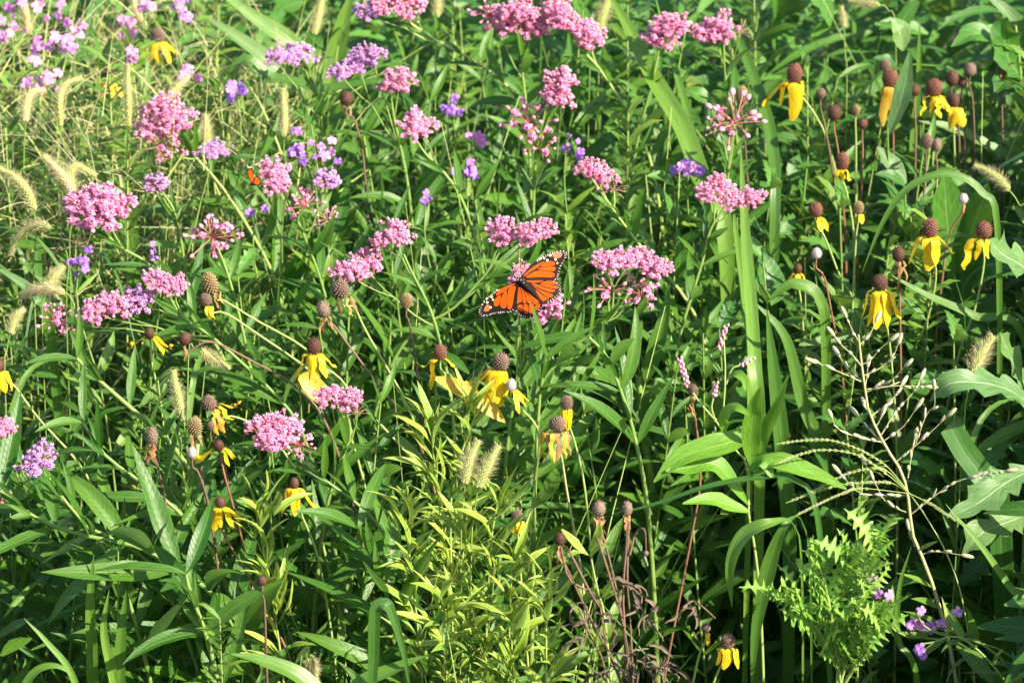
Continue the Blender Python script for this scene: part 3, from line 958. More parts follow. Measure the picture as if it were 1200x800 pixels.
C('coneflower with tightly curled bright yellow petals at upper right', 1095, 103, 10, 'fresh', [(215, 26, 0.5, 0.3, 0.9), (250, 24, 0.3, 0.32, 0.9), (285, 26, 0.4, 0.3, 0.9), (320, 27, 0.6, 0.28, 0.9), (340, 24, 0.6, 0.26, 0.9)], [(1092, 145), (1085, 210), (1075, 280)])
C('brown cone with yellow frill beside the small pale mauve bud seed heads', 987, 190, 9, 'fresh', [(230, 14, 0.5, 0.5, 0.7), (270, 13, 0.4, 0.6, 0.7), (310, 14, 0.6, 0.5, 0.7)], [(992, 225), (1000, 270), (1001, 335)])
C('coneflower with a single short petal right of its cone, middle right', 956, 246, 9, 'fresh', [(330, 20, 0.6, 0.5, 0.4), (300, 17, 0.5, 0.5, 0.4)], [(965, 275), (985, 325), (1000, 350), (1015, 390)])
C('coneflower with three wide yellow petals, upper one of the right hand trio', 1090, 268, 10.5, 'fresh', [(195, 38, 0.5, 0.30, 0.08), (265, 40, 0.18, 0.50, 0.08), (300, 32, 0.35, 0.4, 0.08), (345, 30, 0.75, 0.32, 0.3)], [(1097, 320), (1088, 370), (1072, 410)])
C('coneflower with two twisted petals, rightmost of the trio', 1153, 270, 10.5, 'fresh', [(200, 42, 0.42, 0.26, 0.7), (300, 24, 0.12, 0.34, 0.3), (240, 26, 0.3, 0.3, 0.5)], [(1153, 310), (1143, 360), (1125, 410)])
C('coneflower with long straight yellow petals, lowest of the right hand trio', 1031, 331, 10.5, 'fresh', [(190, 38, 0.38, 0.24, 0.05), (235, 44, 0.22, 0.20, 0.1), (275, 46, 0.18, 0.30, 0.05), (300, 44, 0.25, 0.26, 0.05), (335, 40, 0.5, 0.24, 0.05)], [(1040, 385), (1046, 440), (1050, 500)])
C('coneflower with a fan of yellow petals left of a pale domed cone, centre', 587, 424, 10.5, 'tan', [(170, 46, 0.85, 0.22, 0.05), (190, 46, 0.72, 0.22, 0.05), (215, 42, 0.5, 0.24, 0.05), (250, 40, 0.2, 0.34, 0.05), (280, 46, 0.06, 0.30, 0.05), (230, 38, 0.35, 0.3, 0.05)], [(572, 455), (552, 500), (538, 540), (525, 600)])
C('coneflower with one long yellow petal hanging left over the yellowed leaf', 516, 413, 8.5, 'fresh', [(215, 38, 0.3, 0.34, 0.2), (190, 20, 0.95, 0.16, 0.1), (345, 15, 0.8, 0.3, 0.2)], [(522, 440), (530, 480), (534, 540)])
C('small pale cone with curled yellow petals tucked right of the fan petalled flower', 599, 451, 7.5, 'pale', [(325, 24, 0.75, 0.26, 0.2), (300, 28, 0.55, 0.22, 0.2), (350, 22, 0.9, 0.2, 0.3)], [(612, 480), (632, 510), (625, 580)], dy=0.01)
C('slim coneflower with short yellow sleeve petals beside the withered one', 664, 472, 8, 'tan', [(225, 24, 0.06, 0.36, 0.1), (270, 27, 0.05, 0.38, 0.1), (315, 24, 0.06, 0.36, 0.1)], [(674, 520), (685, 570), (693, 650)])
C('withered coneflower with shaggy brown orange petals, centre', 653, 497, 10.5, 'tan', [(190, 36, 0.45, 0.22, 0.8, 'oldyellow'), (225, 40, 0.4, 0.22, 0.8, 'brownpetal'), (250, 36, 0.25, 0.22, 0.8, 'oldyellow'), (280, 34, 0.15, 0.22, 0.8, 'brownpetal'), (315, 34, 0.25, 0.2, 0.9, 'oldyellow'), (345, 30, 0.3, 0.2, 0.9, 'brownpetal')], [(658, 535), (665, 580), (678, 650)], smat='beige')
C('coneflower with ragged yellow petals beneath a brown cone, left of centre', 368, 406, 9.5, 'fresh', [(200, 34, 0.5, 0.24, 0.4), (240, 32, 0.3, 0.3, 0.3), (275, 34, 0.2, 0.3, 0.3), (310, 30, 0.5, 0.28, 0.3), (340, 26, 0.8, 0.26, 0.4)], [(395, 440), (420, 470), (480, 535)])
C('tilted coneflower with withered orange petals swept to the right', 245, 472, 9.5, 'tan', [(20, 34, 0.95, 0.2, 0.6, 'oldyellow'), (340, 34, 0.75, 0.26, 0.6), (310, 36, 0.5, 0.26, 0.7, 'oldyellow'), (285, 32, 0.4, 0.22, 0.8, 'oldyellow')], [(275, 488), (310, 505), (340, 540)], tilt=(-0.5, 0))
C('coneflower facing out with flat yellow petals either side, under the swept petals', 256, 522, 7.5, 'dark', [(180, 26, 1.0, 0.7, 0.05), (0, 20, 0.8, 0.5, 0.3), (330, 20, 0.5, 0.4, 0.3)], [(264, 560), (275, 600), (290, 660)], smat='redstem', tilt=(0, -0.8))
C('coneflower with yellow petals splayed like a skirt, lower left', 258, 588, 7.5, 'dark', [(195, 24, 0.7, 0.4, 0.1), (235, 30, 0.2, 0.4, 0.1), (265, 24, 0.2, 0.36, 0.1), (320, 28, 0.5, 0.36, 0.1), (350, 26, 0.8, 0.32, 0.1)], [(262, 625), (300, 690), (340, 770)], smat='redstem')
C('coneflower with folded yellow petals half hidden by a hanging leaf', 345, 566, 6.5, 'dark', [(205, 34, 0.4, 0.4, 0.1), (255, 32, 0.15, 0.4, 0.1), (290, 34, 0.2, 0.34, 0.1), (335, 34, 0.8, 0.22, 0.1)], [(352, 600), (372, 650), (385, 720)])
C('coneflower with three stubby yellow petals near the bottom right', 853, 751, 9, 'tan', [(205, 24, 0.4, 0.42, 0.05), (260, 27, 0.12, 0.44, 0.05), (325, 27, 0.4, 0.36, 0.05)], [(842, 785), (826, 830), (815, 880)])
C('tiny coneflower with shrivelled petals beside the three petalled bottom one', 827, 735, 6.5, 'tan', [(170, 14, 0.9, 0.36, 0.7), (300, 16, 0.2, 0.4, 0.3)], [(820, 765), (812, 800), (800, 860)])
C('coneflower with yellow petals spread left and right of a dark cone, left side', 175, 391, 7, 'dark', [(180, 22, 0.9, 0.5, 0.1), (0, 26, 0.9, 0.4, 0.15), (335, 22, 0.7, 0.4, 0.1)], [(178, 425), (190, 480), (205, 560)], tilt=(0, -0.6), dy=0.03)
C('greenish tall cone above a smaller brown one, left of centre', 246, 333, 10.5, 'green', [(300, 22, 0.25, 0.26, 0.9, 'brownpetal'), (330, 24, 0.5, 0.22, 0.9, 'brownpetal')], [(262, 352), (300, 375), (360, 410)], tilt=(-0.25, 0))
C('brown cone with small yellow scrap pressed under the greenish cone', 241, 351, 8, 'tan', [(320, 17, 0.5, 0.5, 0.5), (290, 15, 0.3, 0.5, 0.5)], [(262, 366), (300, 390), (370, 440)], dy=-0.012, leaves=0)
C('coneflower with yellow petals cut by the left edge', -2, 428, 8, 'dark', [(300, 26, 0.3, 0.4, 0.1), (340, 26, 0.5, 0.4, 0.1), (255, 34, 0.2, 0.36, 0.1)], [(15, 450), (45, 490), (90, 540)])
C('small brown cone with yellow rim above the pale leaved plant, lower centre', 606, 604, 7.5, 'tan', [(240, 15, 0.3, 0.5, 0.2), (290, 15, 0.3, 0.5, 0.2), (330, 14, 0.5, 0.5, 0.2)], [(608, 640), (612, 700), (618, 770)])
C('blurred coneflower with drooping yellow petals in the upper left haze', 185, 42, 8, 'tan', [(185, 26, 0.6, 0.3, 0.1), (230, 26, 0.4, 0.3, 0.1), (270, 26, 0.2, 0.3, 0.1), (310, 28, 0.6, 0.3, 0.1), (340, 30, 0.85, 0.26, 0.1)], [(190, 80), (195, 140)], dy=0.25)
C('blurred coneflower with faded petals below the other hazy one', 126, 88, 7, 'tan', [(210, 24, 0.4, 0.3, 0.2, 'oldyellow'), (250, 26, 0.3, 0.3, 0.2, 'oldyellow'), (300, 26, 0.4, 0.3, 0.2), (330, 24, 0.6, 0.3, 0.2)], [(130, 130), (134, 190)], dy=0.25)
C('yellow petals of a coneflower peeping low behind the curled petals, upper right', 1118, 118, 8, 'dark', [(250, 26, 0.3, 0.5, 0.2), (300, 24, 0.5, 0.5, 0.3)], [(1118, 160), (1120, 230)], dy=0.08)
C('small yellow flower low in the shade left of the right hand trio', 935, 315, 6, 'dark', [(200, 14, 0.6, 0.5, 0.2), (270, 16, 0.3, 0.5, 0.2), (330, 14, 0.6, 0.5, 0.2)], [(938, 350), (942, 400)], dy=0.18)

def seedhead(label, px, py, r, kind='dry', petals=(), stem=None, smat='deadstem', **k):
    return C(label, px, py, r, kind, petals, stem, smat=smat, name='coneflower_seed_head', cat='seed head', leaves=0, **k)
BP = [(230, 18, 0.15, 0.22, 0.9, 'brownpetal'), (275, 22, 0.1, 0.22, 0.9, 'brownpetal'), (320, 20, 0.2, 0.2, 0.9, 'brownpetal')]
S = seedhead
S('large tan seed head with shrivelled petals, left of the two touching pink heads', 399, 339, 11.5, 'tan', [(245, 22, 0.1, 0.3, 0.8, 'brownpetal'), (310, 24, 0.35, 0.24, 0.9, 'brownpetal'), (340, 24, 0.5, 0.2, 0.9, 'brownpetal')], [(415, 360), (430, 390), (475, 470)], tilt=(-0.2, 0), smat='paler')
S('smaller grey seed head with brown wisps, under the large tan one', 379, 363, 9.5, 'dry', BP, [(390, 380), (420, 420), (480, 500)], tilt=(-0.3, 0))
S('flattened tan seed bud among leaves left of the butterfly', 476, 353, 8, 'green', (), [(480, 380), (488, 430)], dy=0.04)
S('black round seed head high between mauve flower heads', 406, 116, 8.5, 'dark', [(260, 15, 0.2, 0.3, 0.8, 'brownpetal'), (300, 16, 0.3, 0.3, 0.8, 'brownpetal')], [(415, 140), (425, 180), (430, 240)])
S('dark red seed head with bare stem beside the leaf shoots, left', 217, 397, 8, 'dark', [(270, 20, 0.05, 0.16, 0.7, 'brownpetal')], [(245, 400), (290, 420), (350, 455)])
S('elongated brown seed head with hanging withered petals, lower left', 178, 511, 9.5, 'dry', [(220, 24, 0.1, 0.2, 0.9, 'brownpetal'), (255, 28, 0.1, 0.22, 0.9, 'brownpetal'), (290, 30, 0.05, 0.24, 0.9, 'brownpetal'), (330, 24, 0.1, 0.2, 0.9, 'brownpetal')], [(186, 550), (200, 620), (215, 700)], leaves_=None) if False else S('elongated brown seed head with hanging withered petals, lower left', 178, 511, 9.5, 'dry', [(220, 24, 0.1, 0.2, 0.9, 'brownpetal'), (255, 28, 0.1, 0.22, 0.9, 'brownpetal'), (290, 30, 0.05, 0.24, 0.9, 'brownpetal'), (330, 24, 0.1, 0.2, 0.9, 'brownpetal')], [(186, 550), (200, 620), (215, 700)])
S('olive brown seed head left of the flat petalled coneflower', 228, 500, 9.5, 'green', [(250, 18, 0.1, 0.26, 0.9, 'brownpetal'), (320, 16, 0.4, 0.26, 0.9, 'brownpetal')], [(232, 540), (245, 600), (262, 680)])
S('grey pinkish seed head directly under the olive one', 225, 530, 6.5, 'pale', (), [(233, 555), (246, 600), (258, 690)], dy=-0.01)
S('rough grey bud behind the swept orange petals', 247, 499, 5.5, 'dry', (), [(262, 540), (272, 590), (288, 650)], dy=0.01)
S('small round brown seed ball in the lower left leaves', 307, 680, 6.5, 'dark', (), [(310, 710), (312, 770)])
S('small cone with pale tip on a dark stem, left of the trio of bare cones', 962, 110, 6.5, 'dry', (), [(966, 145), (974, 190), (985, 260)])
S('bare brown cone on a reddish stem, second of the cones beside the hanging petals', 978, 133, 8.5, 'fresh', (), [(981, 170), (985, 200), (990, 270)], smat='redstem')
S('dark bare cone behind the cone with the yellow frill', 1011, 145, 6.5, 'dark', (), [(1011, 180), (1009, 230)], smat='redstem')
S('green button seed head behind the bare brown cones', 1003, 130, 5, 'green', (), [(1003, 165), (1003, 220)], dy=0.06, smat='paler')
S('grey round cone left of a smaller twin, below the curled petals', 1086, 166, 8, 'dry', (), [(1085, 200), (1080, 260)])
S('brown cone right of its grey round twin, below the curled petals', 1098, 170, 6.5, 'dry', (), [(1098, 200), (1096, 260)], dy=0.012)
S('blackish cone with pale cap left of the highest cone, upper right', 1116, 92, 8.5, 'dark', (), [(1122, 130), (1125, 200), (1124, 260)], dy=0.02)
S('highest dark cone of the upper right cluster', 1137, 82, 8.5, 'dry', (), [(1140, 120), (1142, 180), (1140, 250)])
S('small black cone tucked between the two highest cones', 1128, 96, 6.5, 'dark', (), [(1130, 130), (1131, 200)], dy=0.04)
S('reddish dark cone on a brown stem close to the right edge', 1175, 80, 8, 'dry', [(250, 16, 0.2, 0.2, 0.8, 'oldyellow'), (310, 18, 0.3, 0.2, 0.8)], [(1174, 120), (1175, 200), (1170, 280)], dy=0.05)
S('brown cone half hidden behind the tall double cone', 1072, 106, 7.5, 'dark', (), [(1073, 150), (1072, 220)], dy=0.05)
S('grey papery seed ball on a bent dark stem right of the trio', 1129, 233, 6, 'pale', [(280, 10, 0.2, 0.2, 0.6, 'brownpetal')], [(1128, 250), (1112, 275), (1105, 320)], smat='redstem')
S('brown dry cone with hanging wisps between the petalled trio', 1053, 298, 8.5, 'dark', [(240, 20, 0.1, 0.16, 0.9, 'brownpetal'), (280, 34, 0.15, 0.14, 0.9, 'brownpetal'), (320, 24, 0.3, 0.14, 0.9, 'brownpetal')], [(1054, 335), (1055, 390), (1056, 470)], smat='redstem')
S('olive round seed cone with a yellow fleck, above the pale seed ball', 1006, 244, 7, 'green', [(300, 12, 0.3, 0.6, 0.2)], [(1003, 280), (1000, 340)], smat='paler')
S('whitish oval seed ball on a thin red stem, right of centre', 957, 297, 6.5, 'pale', (), [(966, 325), (975, 370), (983, 410), (990, 470)], smat='redstem')
S('grey brown seed cone on a long rusty stem in the dark gap', 812, 457, 7, 'dry', [(240, 22, 0.1, 0.2, 0.9, 'brownpetal'), (270, 26, 0.12, 0.2, 0.9, 'brownpetal')], [(816, 500), (821, 560), (808, 640), (783, 770)], smat='redstem')
S('olive seed cone half seen left of the broad two lobed pink head', 869, 112, 8, 'green', (), [(872, 150), (876, 220)], dy=0.06)
S('left of two dead grey seed heads standing in the dark gap', 702, 596, 9.5, 'dry', [(230, 26, 0.05, 0.2, 0.9, 'brownpetal'), (260, 34, 0.05, 0.2, 0.9, 'brownpetal'), (290, 34, 0.08, 0.2, 0.9, 'brownpetal'), (320, 28, 0.1, 0.2, 0.9, 'brownpetal')], [(710, 640), (724, 700), (738, 790)], dy=-0.02)
S('right of two dead grey seed heads standing in the dark gap', 735, 596, 8, 'dry', [(250, 20, 0.05, 0.24, 0.9, 'brownpetal'), (300, 18, 0.08, 0.24, 0.9, 'brownpetal')], [(734, 640), (730, 700), (736, 790)], dy=-0.02)
S('frayed black seed head drooping over two wide leaves, lower centre', 656, 632, 7.5, 'dark', [(200, 20, 0.3, 0.2, 0.9, 'brownpetal'), (250, 30, 0.1, 0.2, 0.9, 'brownpetal'), (280, 26, 0.1, 0.2, 0.9, 'brownpetal'), (330, 20, 0.4, 0.2, 0.9, 'brownpetal')], [(664, 665), (685, 710), (720, 780)], dy=-0.02)

# ------------------------------------------------------------------ mauve and violet wildflowers
def blossom_mesh(mat, mat2, seed):
    r = random.Random(seed)
    mb = MB()
    for k in range(5):
        a = k * 1.2566 + r.uniform(-.15, .15)
        o = V((math.cos(a), math.sin(a), 0))
        path = [o * 0.05, o * 0.35 + V((0, 0, .12)), o * 0.75 + V((0, 0, .10)), o * 1.0 + V((0, 0, r.uniform(-.25, .05)))]
        mb.blade(path, lambda t: 0.18 + 0.62 * math.sin(min(1, t * 1.1) * 2.6), V((0, 0, 1)), 0.2, 3, r.uniform(-.4, .4), k % 2)
    mb.tube([V((0, 0, -0.9)), V((0, 0, -0.4)), V((0, 0, 0.02))], [0.08, 0.10, 0.14], 5, 0)
    return mb.mesh('blossom', [mat, mat2])
BLOSS = {'magenta': [blossom_mesh(MAT['magenta'], MAT['magenta'], i) for i in range(4)], 'violet': [blossom_mesh(MAT['violet'], MAT['violet'], i + 9) for i in range(3)],
         'both': [blossom_mesh(MAT['magenta'], MAT['violet'], i + 19) for i in range(3)]}
def wildflower(label, px, py, wpx, hpx, n, kind, stem=None, dy=0.0, size=7.5, name='purple_wildflower', group='mauve and violet wildflowers', smat='stem'):
    y = ydep(py) + dy
    c = P(px, py, y=y)
    path = [(px, py - hpx * 0.3)] + list(stem or [(px + R.uniform(-4, 8), py + 50), (px + R.uniform(-8, 20), py + 130)])
    sp = spline(stem_down(path, y), 20)
    root = thing(name, sp[-1], label, 'wildflower', group)
    mb = MB()
    mb.tube(sp, [0.0010 + 0.0007 * i / 19 for i in range(20)], 5)
    s = arclen(sp)
    n = max(3, round(n * 0.95))
    for i in range(n):
        q = P(px + R.uniform(-.55, .55) * wpx, py + R.uniform(-.5, .5) * hpx, y=y + R.uniform(-.012, .012))
        up = (V((R.uniform(-.8, .8), -0.9, R.uniform(-.2, .9)))).normalized()
        sz = size * mpp(y) * R.uniform(0.5, 1.0)
        bpnt, T = at_len(sp, s, max(0.004, (sp[0].z - q.z) + 0.012))
        mb.tube(spline([bpnt, bpnt.lerp(q, .6) - V((0, 0, .003)), q - up * sz * 0.85], 4), 0.0005, 4)
        link('blossom', R.choice(BLOSS[kind if kind != 'mix' else R.choice(['magenta', 'violet', 'both'])]), root, mat4(q, frame(V((R.uniform(-1, 1), R.uniform(-1, 1), 0)).cross(up), up), sz))
    part('stem', mb, MAT[smat], root)
    leaves_on(root, sp, FINE, 0.03, 0.07, start=0.05, step=0.05, upto=0.4)
    return root
Wf = wildflower
Wf('large mauve and violet blossom cluster in the upper left corner area', 66, 57, 48, 30, 10, 'magenta', dy=0.05, size=9)
Wf('magenta blossoms at the very left edge near the top', 12, 30, 40, 34, 11, 'magenta', dy=0.1)
Wf('pink blossom sprays left of the hazy coneflowers at the top edge', 40, 10, 60, 26, 9, 'magenta', dy=0.15)
Wf('small magenta sprig just right of the large corner cluster', 88, 34, 22, 20, 6, 'magenta', dy=0.12)
Wf('pink sprig under the large corner cluster', 46, 96, 44, 22, 9, 'magenta', dy=0.1)
Wf('lone magenta blossom perched on top of the tall upright foxtail', 147, 68, 24, 22, 6, 'magenta', dy=0.0, size=8)
Wf('magenta sprig above the perched blossom', 146, 30, 22, 26, 7, 'magenta', dy=0.15)
Wf('mauve blossom pair at the top edge above the hazy coneflower', 166, 3, 22, 12, 4, 'magenta', dy=0.1)
Wf('pale mauve spike at the top edge near the wide grass leaves', 211, 10, 22, 26, 8, 'both', dy=0.05)
Wf('pink blossom beside the tan nodding foxtail', 224, 84, 22, 16, 5, 'magenta', dy=0.05)
Wf('single deep violet blossom right of the dense pink dome', 277, 106, 26, 26, 8, 'violet', dy=0.0, size=8)
Wf('violet and pink mixed cluster above the scattered heads, upper left centre', 368, 172, 56, 46, 18, 'mix', dy=0.03)
Wf('violet blossom beside the oblique yellowish stem', 529, 125, 20, 20, 6, 'violet', dy=0.1)
Wf('magenta florets low behind the single pale salmon head', 552, 163, 30, 14, 5, 'magenta', dy=0.15)
Wf('violet pair among dark leaves above the wide pink head', 545, 199, 22, 22, 6, 'violet', dy=0.12)
Wf('violet blossoms left of the broad two lobed pink head', 808, 193, 34, 24, 9, 'mix', dy=0.1)
Wf('violet blossoms behind the bud cluster near the top middle', 664, 172, 30, 26, 7, 'violet', dy=0.12)
Wf('violet blossoms at the left under the big rosy flower head', 94, 308, 26, 36, 9, 'violet', dy=0.03)
Wf('faint violet blossom above the greenish tall cone', 186, 293, 14, 20, 4, 'violet', dy=0.06, size=6)
Wf('mauve blossom sprinkle behind the scattered pink heads', 300, 248, 20, 12, 3, 'violet', dy=0.12, size=6)
Wf('mauve dots under the pale salmon head', 500, 232, 14, 18, 3, 'violet', dy=0.1, size=6)
# pea flowers in the lower right shade
Wf('pink pea flowers highest of the group in the lower right shade', 1030, 692, 22, 34, 4, 'both', [(1034, 720), (1060, 745), (1110, 750)], name='pea_flower', group='pink pea flowers in the lower right', size=8.5)
Wf('pink pea flowers in the middle of the group in the lower right shade', 1072, 722, 18, 22, 4, 'both', [(1085, 735), (1110, 745), (1140, 750)], name='pea_flower', group='pink pea flowers in the lower right', size=8.5)
Wf('mauve pea flowers behind the slanted straw stem, lower right', 1108, 726, 34, 22, 5, 'both', [(1118, 740), (1140, 752), (1170, 760)], name='pea_flower', group='pink pea flowers in the lower right', size=8, dy=0.03)
Wf('pale pea flowers lowest of the group in the lower right shade', 1078, 762, 16, 26, 3, 'violet', [(1095, 752), (1120, 745), (1150, 765)], name='pea_flower', group='pink pea flowers in the lower right', size=8)

# ------------------------------------------------------------------ foxtail grass heads
def foxtail(label, pts_px, wpx, stem_px, core='foxcore', dy=0.0, blen=1.0):
    y = ydep(pts_px[0][1]) + dy
    u = mpp(y)
    head = spline([P(a, b, y=y + 0.01 * i) for i, (a, b) in enumerate(pts_px)], 22)
    pts = [head[0]] + [P(a, b, y=y + 0.004) for a, b in stem_px]
    a, b = pts[-2], pts[-1]
    d = (b - a).normalized()
    pts += [V((b.x + d.x * .05, b.y + .02, b.z * .5)), V((b.x + d.x * .06, b.y + .03, 0))]
    sp = spline(pts, 18)
    root = thing('foxtail_grass', sp[-1], label, 'foxtail', 'bristly foxtail grass heads')
    mb = MB()
    mb.tube(sp, [0.0009] * 18, 5)
    part('stem', mb, MAT['stem'], root)
    hb, bb = MB(), MB()
    rw = wpx / 2 * u * 0.98
    hb.tube(head, [rw * 0.35 * (0.5 + math.sin(math.pi * min(1, (i + 2) / 23) ** 0.8)) for i in range(22)], 6)
    n = int(150 * len(pts_px) ** 0.3)
    for i in range(n):
        t = (i + 0.5) / n
        f = t * 21
        k = min(int(f), 20)
        p = head[k].lerp(head[k + 1], f - k)
        T = (head[k + 1] - head[k]).normalized()
        e1 = T.cross(V((.1, 1, .1))).normalized()
        e2 = T.cross(e1)
        a = i * 2.39996
        o = e1 * math.cos(a) + e2 * math.sin(a)
        env = (0.55 + 0.45 * math.sin(math.pi * min(1, t * 1.15 + 0.12)))
        c = p + o * rw * 0.42 * env
        sdv = (o * 0.6 + T).normalized()
        hb.ellipsoid(c, (rw * 0.13, rw * 0.13, rw * 0.28), 5, 3, 0, frame(V((0, 0, 1)).cross(sdv) + V((.01, 0, 0)), sdv))
        for q in range(4):
            L = rw * R.uniform(0.7, 1.55) * env * blen
            dd = (o * R.uniform(0.6, 1.0) + T * R.uniform(0.35, 0.9) + V((R.uniform(-.3, .3), R.uniform(-.3, .3), R.uniform(-.3, .3)))).normalized()
            wv = dd.cross(V((R.uniform(-1, 1), R.uniform(-1, 1), R.uniform(-1, 1)))).normalized() * 0.00022
            bb.tri(c - wv, c + wv, c + dd * L)
    h = part('seed_head', hb, MAT[core], root)
    bo = link('bristles', bb.mesh('bristles', MAT['bristle']), h)
    bo['kind'] = 'stuff'
    if R.random() < 0.8:
        s = arclen(sp)
        for q in (0.12, 0.22):
            p, T = at_len(sp, s, q)
            bl = MB()
            a = R.uniform(0, 6.28)
            o = V((math.cos(a), math.sin(a) * 0.6, 0))
            bl.blade(spline([p, p + o * 0.06 + T * 0.06, p + o * 0.16 + T * 0.05, p + o * 0.24 - V((0, 0, .05))], 12), lambda t: 0.007 * (1 - t ** 2) + 0.0004, lambda t: (T + SUN * 0.5 - o * 0.2), 0.3, 3)
            part('blade', bl, MAT['grass'], root)
    return root
Fx = foxtail
Fx('tall upright foxtail below the perched magenta blossom', [(151, 148), (150, 110), (149, 76)], 15, [(149, 175), (147, 240), (148, 310)], core='foxcore')
Fx('tan foxtail nodding to the right at the far left', [(30, 142), (31, 122), (38, 108), (52, 106)], 17, [(28, 180), (30, 260)], core='foxtan')
Fx('green foxtail arching into a hook right of the nodding tan one', [(71, 148), (70, 115), (78, 98), (96, 92)], 15, [(70, 185), (75, 260)], dy=0.05)
Fx('foxtail leaning right above the dense pink dome', [(196, 117), (207, 103), (220, 90)], 14, [(188, 135), (180, 190)], core='foxtan')
Fx('faint upright foxtail right of the dense pink dome', [(243, 168), (242, 150), (240, 135)], 16, [(243, 190), (244, 240)], dy=0.05)
Fx('vertical foxtail left of the violet and pink mixed cluster', [(333, 160), (333, 130), (331, 104)], 16, [(332, 190), (330, 250)])
Fx('foxtail standing at the top edge left of the mauve heads', [(368, 40), (374, 14), (380, -14)], 17, [(366, 60), (362, 110)])
Fx('foxtail at the top edge above the oblique yellowish stem', [(512, 20), (513, 2), (514, -18)], 14, [(512, 50), (510, 110)])
Fx('thick foxtail arching left at the left edge', [(40, 246), (30, 222), (14, 206), (-6, 196)], 20, [(42, 280), (40, 340)])
Fx('foxtail tilting left beside the thick arching one', [(88, 234), (78, 212), (64, 196), (52, 184)], 19, [(92, 270), (88, 330)], core='foxtan')
Fx('foxtail tip hooking right above the big rosy flower head', [(86, 226), (82, 206), (90, 194), (112, 206)], 18, [(84, 260), (82, 320)], dy=0.04)
Fx('foxtail curving over to the left in a wide arc, left edge', [(58, 266), (42, 264), (22, 276), (12, 298)], 16, [(70, 275), (80, 310), (78, 380)])
Fx('fat tan foxtail lying almost level, left side', [(74, 342), (56, 338), (40, 340), (27, 347)], 19, [(84, 352), (90, 400)], core='foxtan')
Fx('short foxtail pointing up behind the level tan one', [(58, 332), (66, 322), (74, 312)], 16, [(52, 350), (50, 400)], dy=0.04)
Fx('drooping foxtail above the left edge cone flower', [(12, 390), (18, 372), (28, 362)], 15, [(8, 410), (6, 460)], dy=0.04)
Fx('dim foxtail in shade left of the swept orange petals', [(215, 492), (208, 462), (203, 434)], 18, [(218, 520), (222, 580)], dy=0.03)
Fx('small foxtail lying low above the swept orange petals', [(236, 410), (250, 420), (268, 432)], 17, [(228, 408), (220, 440)], dy=0.03)
Fx('left of two blurred green foxtails beside the pale leaved plant', [(545, 566), (550, 540), (560, 516)], 20, [(543, 590), (540, 650)], dy=-0.06, blen=1.05)
Fx('right of two blurred green foxtails beside the pale leaved plant', [(560, 572), (572, 545), (584, 522)], 20, [(556, 600), (552, 660)], dy=-0.06, blen=1.05)
Fx('foxtail reaching in from the right edge below the toothed leaf', [(1182, 222), (1165, 205), (1142, 194)], 17, [(1194, 240), (1204, 280)])
Fx('fuzzy dark foxtail against the light at the right edge', [(1140, 436), (1150, 415), (1163, 394)], 22, [(1134, 460), (1128, 520)], blen=1.2, dy=-0.03)
Fx('pale foxtail lying flat at the top edge, upper right', [(1030, 6), (1012, 4), (996, 2)], 12, [(1040, 12), (1050, 60)], dy=0.1)
Fx('slim green foxtail left of the lobed leaves at the top right', [(989, 32), (988, 20), (986, 8)], 10, [(990, 60), (992, 120)], dy=0.1)
Fx('foxtail tip hanging near the bottom left centre', [(362, 770), (366, 782), (370, 796)], 18, [(360, 760), (350, 800)])
Fx('hazy foxtail high up behind the twin pink domes', [(700, 40), (708, 12), (720, -14)], 20, [(694, 60), (690, 120)], dy=0.15, blen=1.1)
Fx('hazy tan foxtail left of the thin grass stalk', [(170, 30), (160, 14), (155, -8)], 14, [(172, 60), (176, 120)], dy=0.25, core='foxtan')
Fx('seed plume at the top left corner in the haze', [(34, 40), (30, 14), (24, -10)], 16, [(36, 70), (38, 140)], dy=0.2, core='foxtan')

# ------------------------------------------------------------------ wide grass blades, one by one
def grass_blade(label, pts_px, wpx, dy=0.0, mat='grass', face=(0, -0.7, 0.6), fold=0.3, tip=True, twist=0.0, base_w=0.4, dys=None, late=False):
    y = ydep(pts_px[0][1]) + dy
    dys = dys or [0.0] * len(pts_px)
    pts = [P(a, b, y=y + dys[i]) for i, (a, b) in enumerate(pts_px)]
    b = pts[-1]
    d = (pts[-1] - pts[-2]).normalized()
    if b.z > 0.1:
        pts += [V((b.x + d.x * .06, b.y + .02, b.z * .5)), V((b.x + d.x * .08, b.y + .03, 0))]
    sp = spline(pts, 34)[::-1]        # from ground to tip
    root = thing('grass_blade', sp[0], label, 'grass blade', 'wide grass blades')
    mb = MB()
    w = wpx * mpp(y)
    ph = R.uniform(0, 6)
    mb.blade(sp, lambda t: w * (min(1, 0.4 + 1.4 * t) if not late else 0.12 + 0.88 * min(1, max(0, (t - 0.45) / 0.25))) * (max(0.0, 1 - ((t - .55) / .45) ** 2.2) if t > .55 and tip else 1.0) + 0.0003, V(face), fold, 5, twist, 0, 0.02, 1.3, None, ph)
    part('blade', mb, MAT[mat], root)
    return root
Gb = grass_blade
Gb('widest grass blade crossing diagonally down from the top right of centre', [(705, -20), (735, 30), (765, 90), (800, 150), (822, 210), (850, 280)], 21, mat='grasslight', dy=-0.02, dys=[0, -.08, -.16, -.26, -.36, -.44])
Gb('yellowish blade running beside the widest blade', [(765, -15), (785, 60), (805, 130), (815, 190), (830, 260)], 9, mat='grasslight', dy=0.0, dys=[0, -.08, -.18, -.28, -.36])
Gb('second wide blade falling diagonally right of the rounded pink head', [(830, -12), (862, 40), (890, 110), (905, 170), (908, 260)], 13, mat='grass', dy=0.0, dys=[0, -.1, -.2, -.28, -.36])
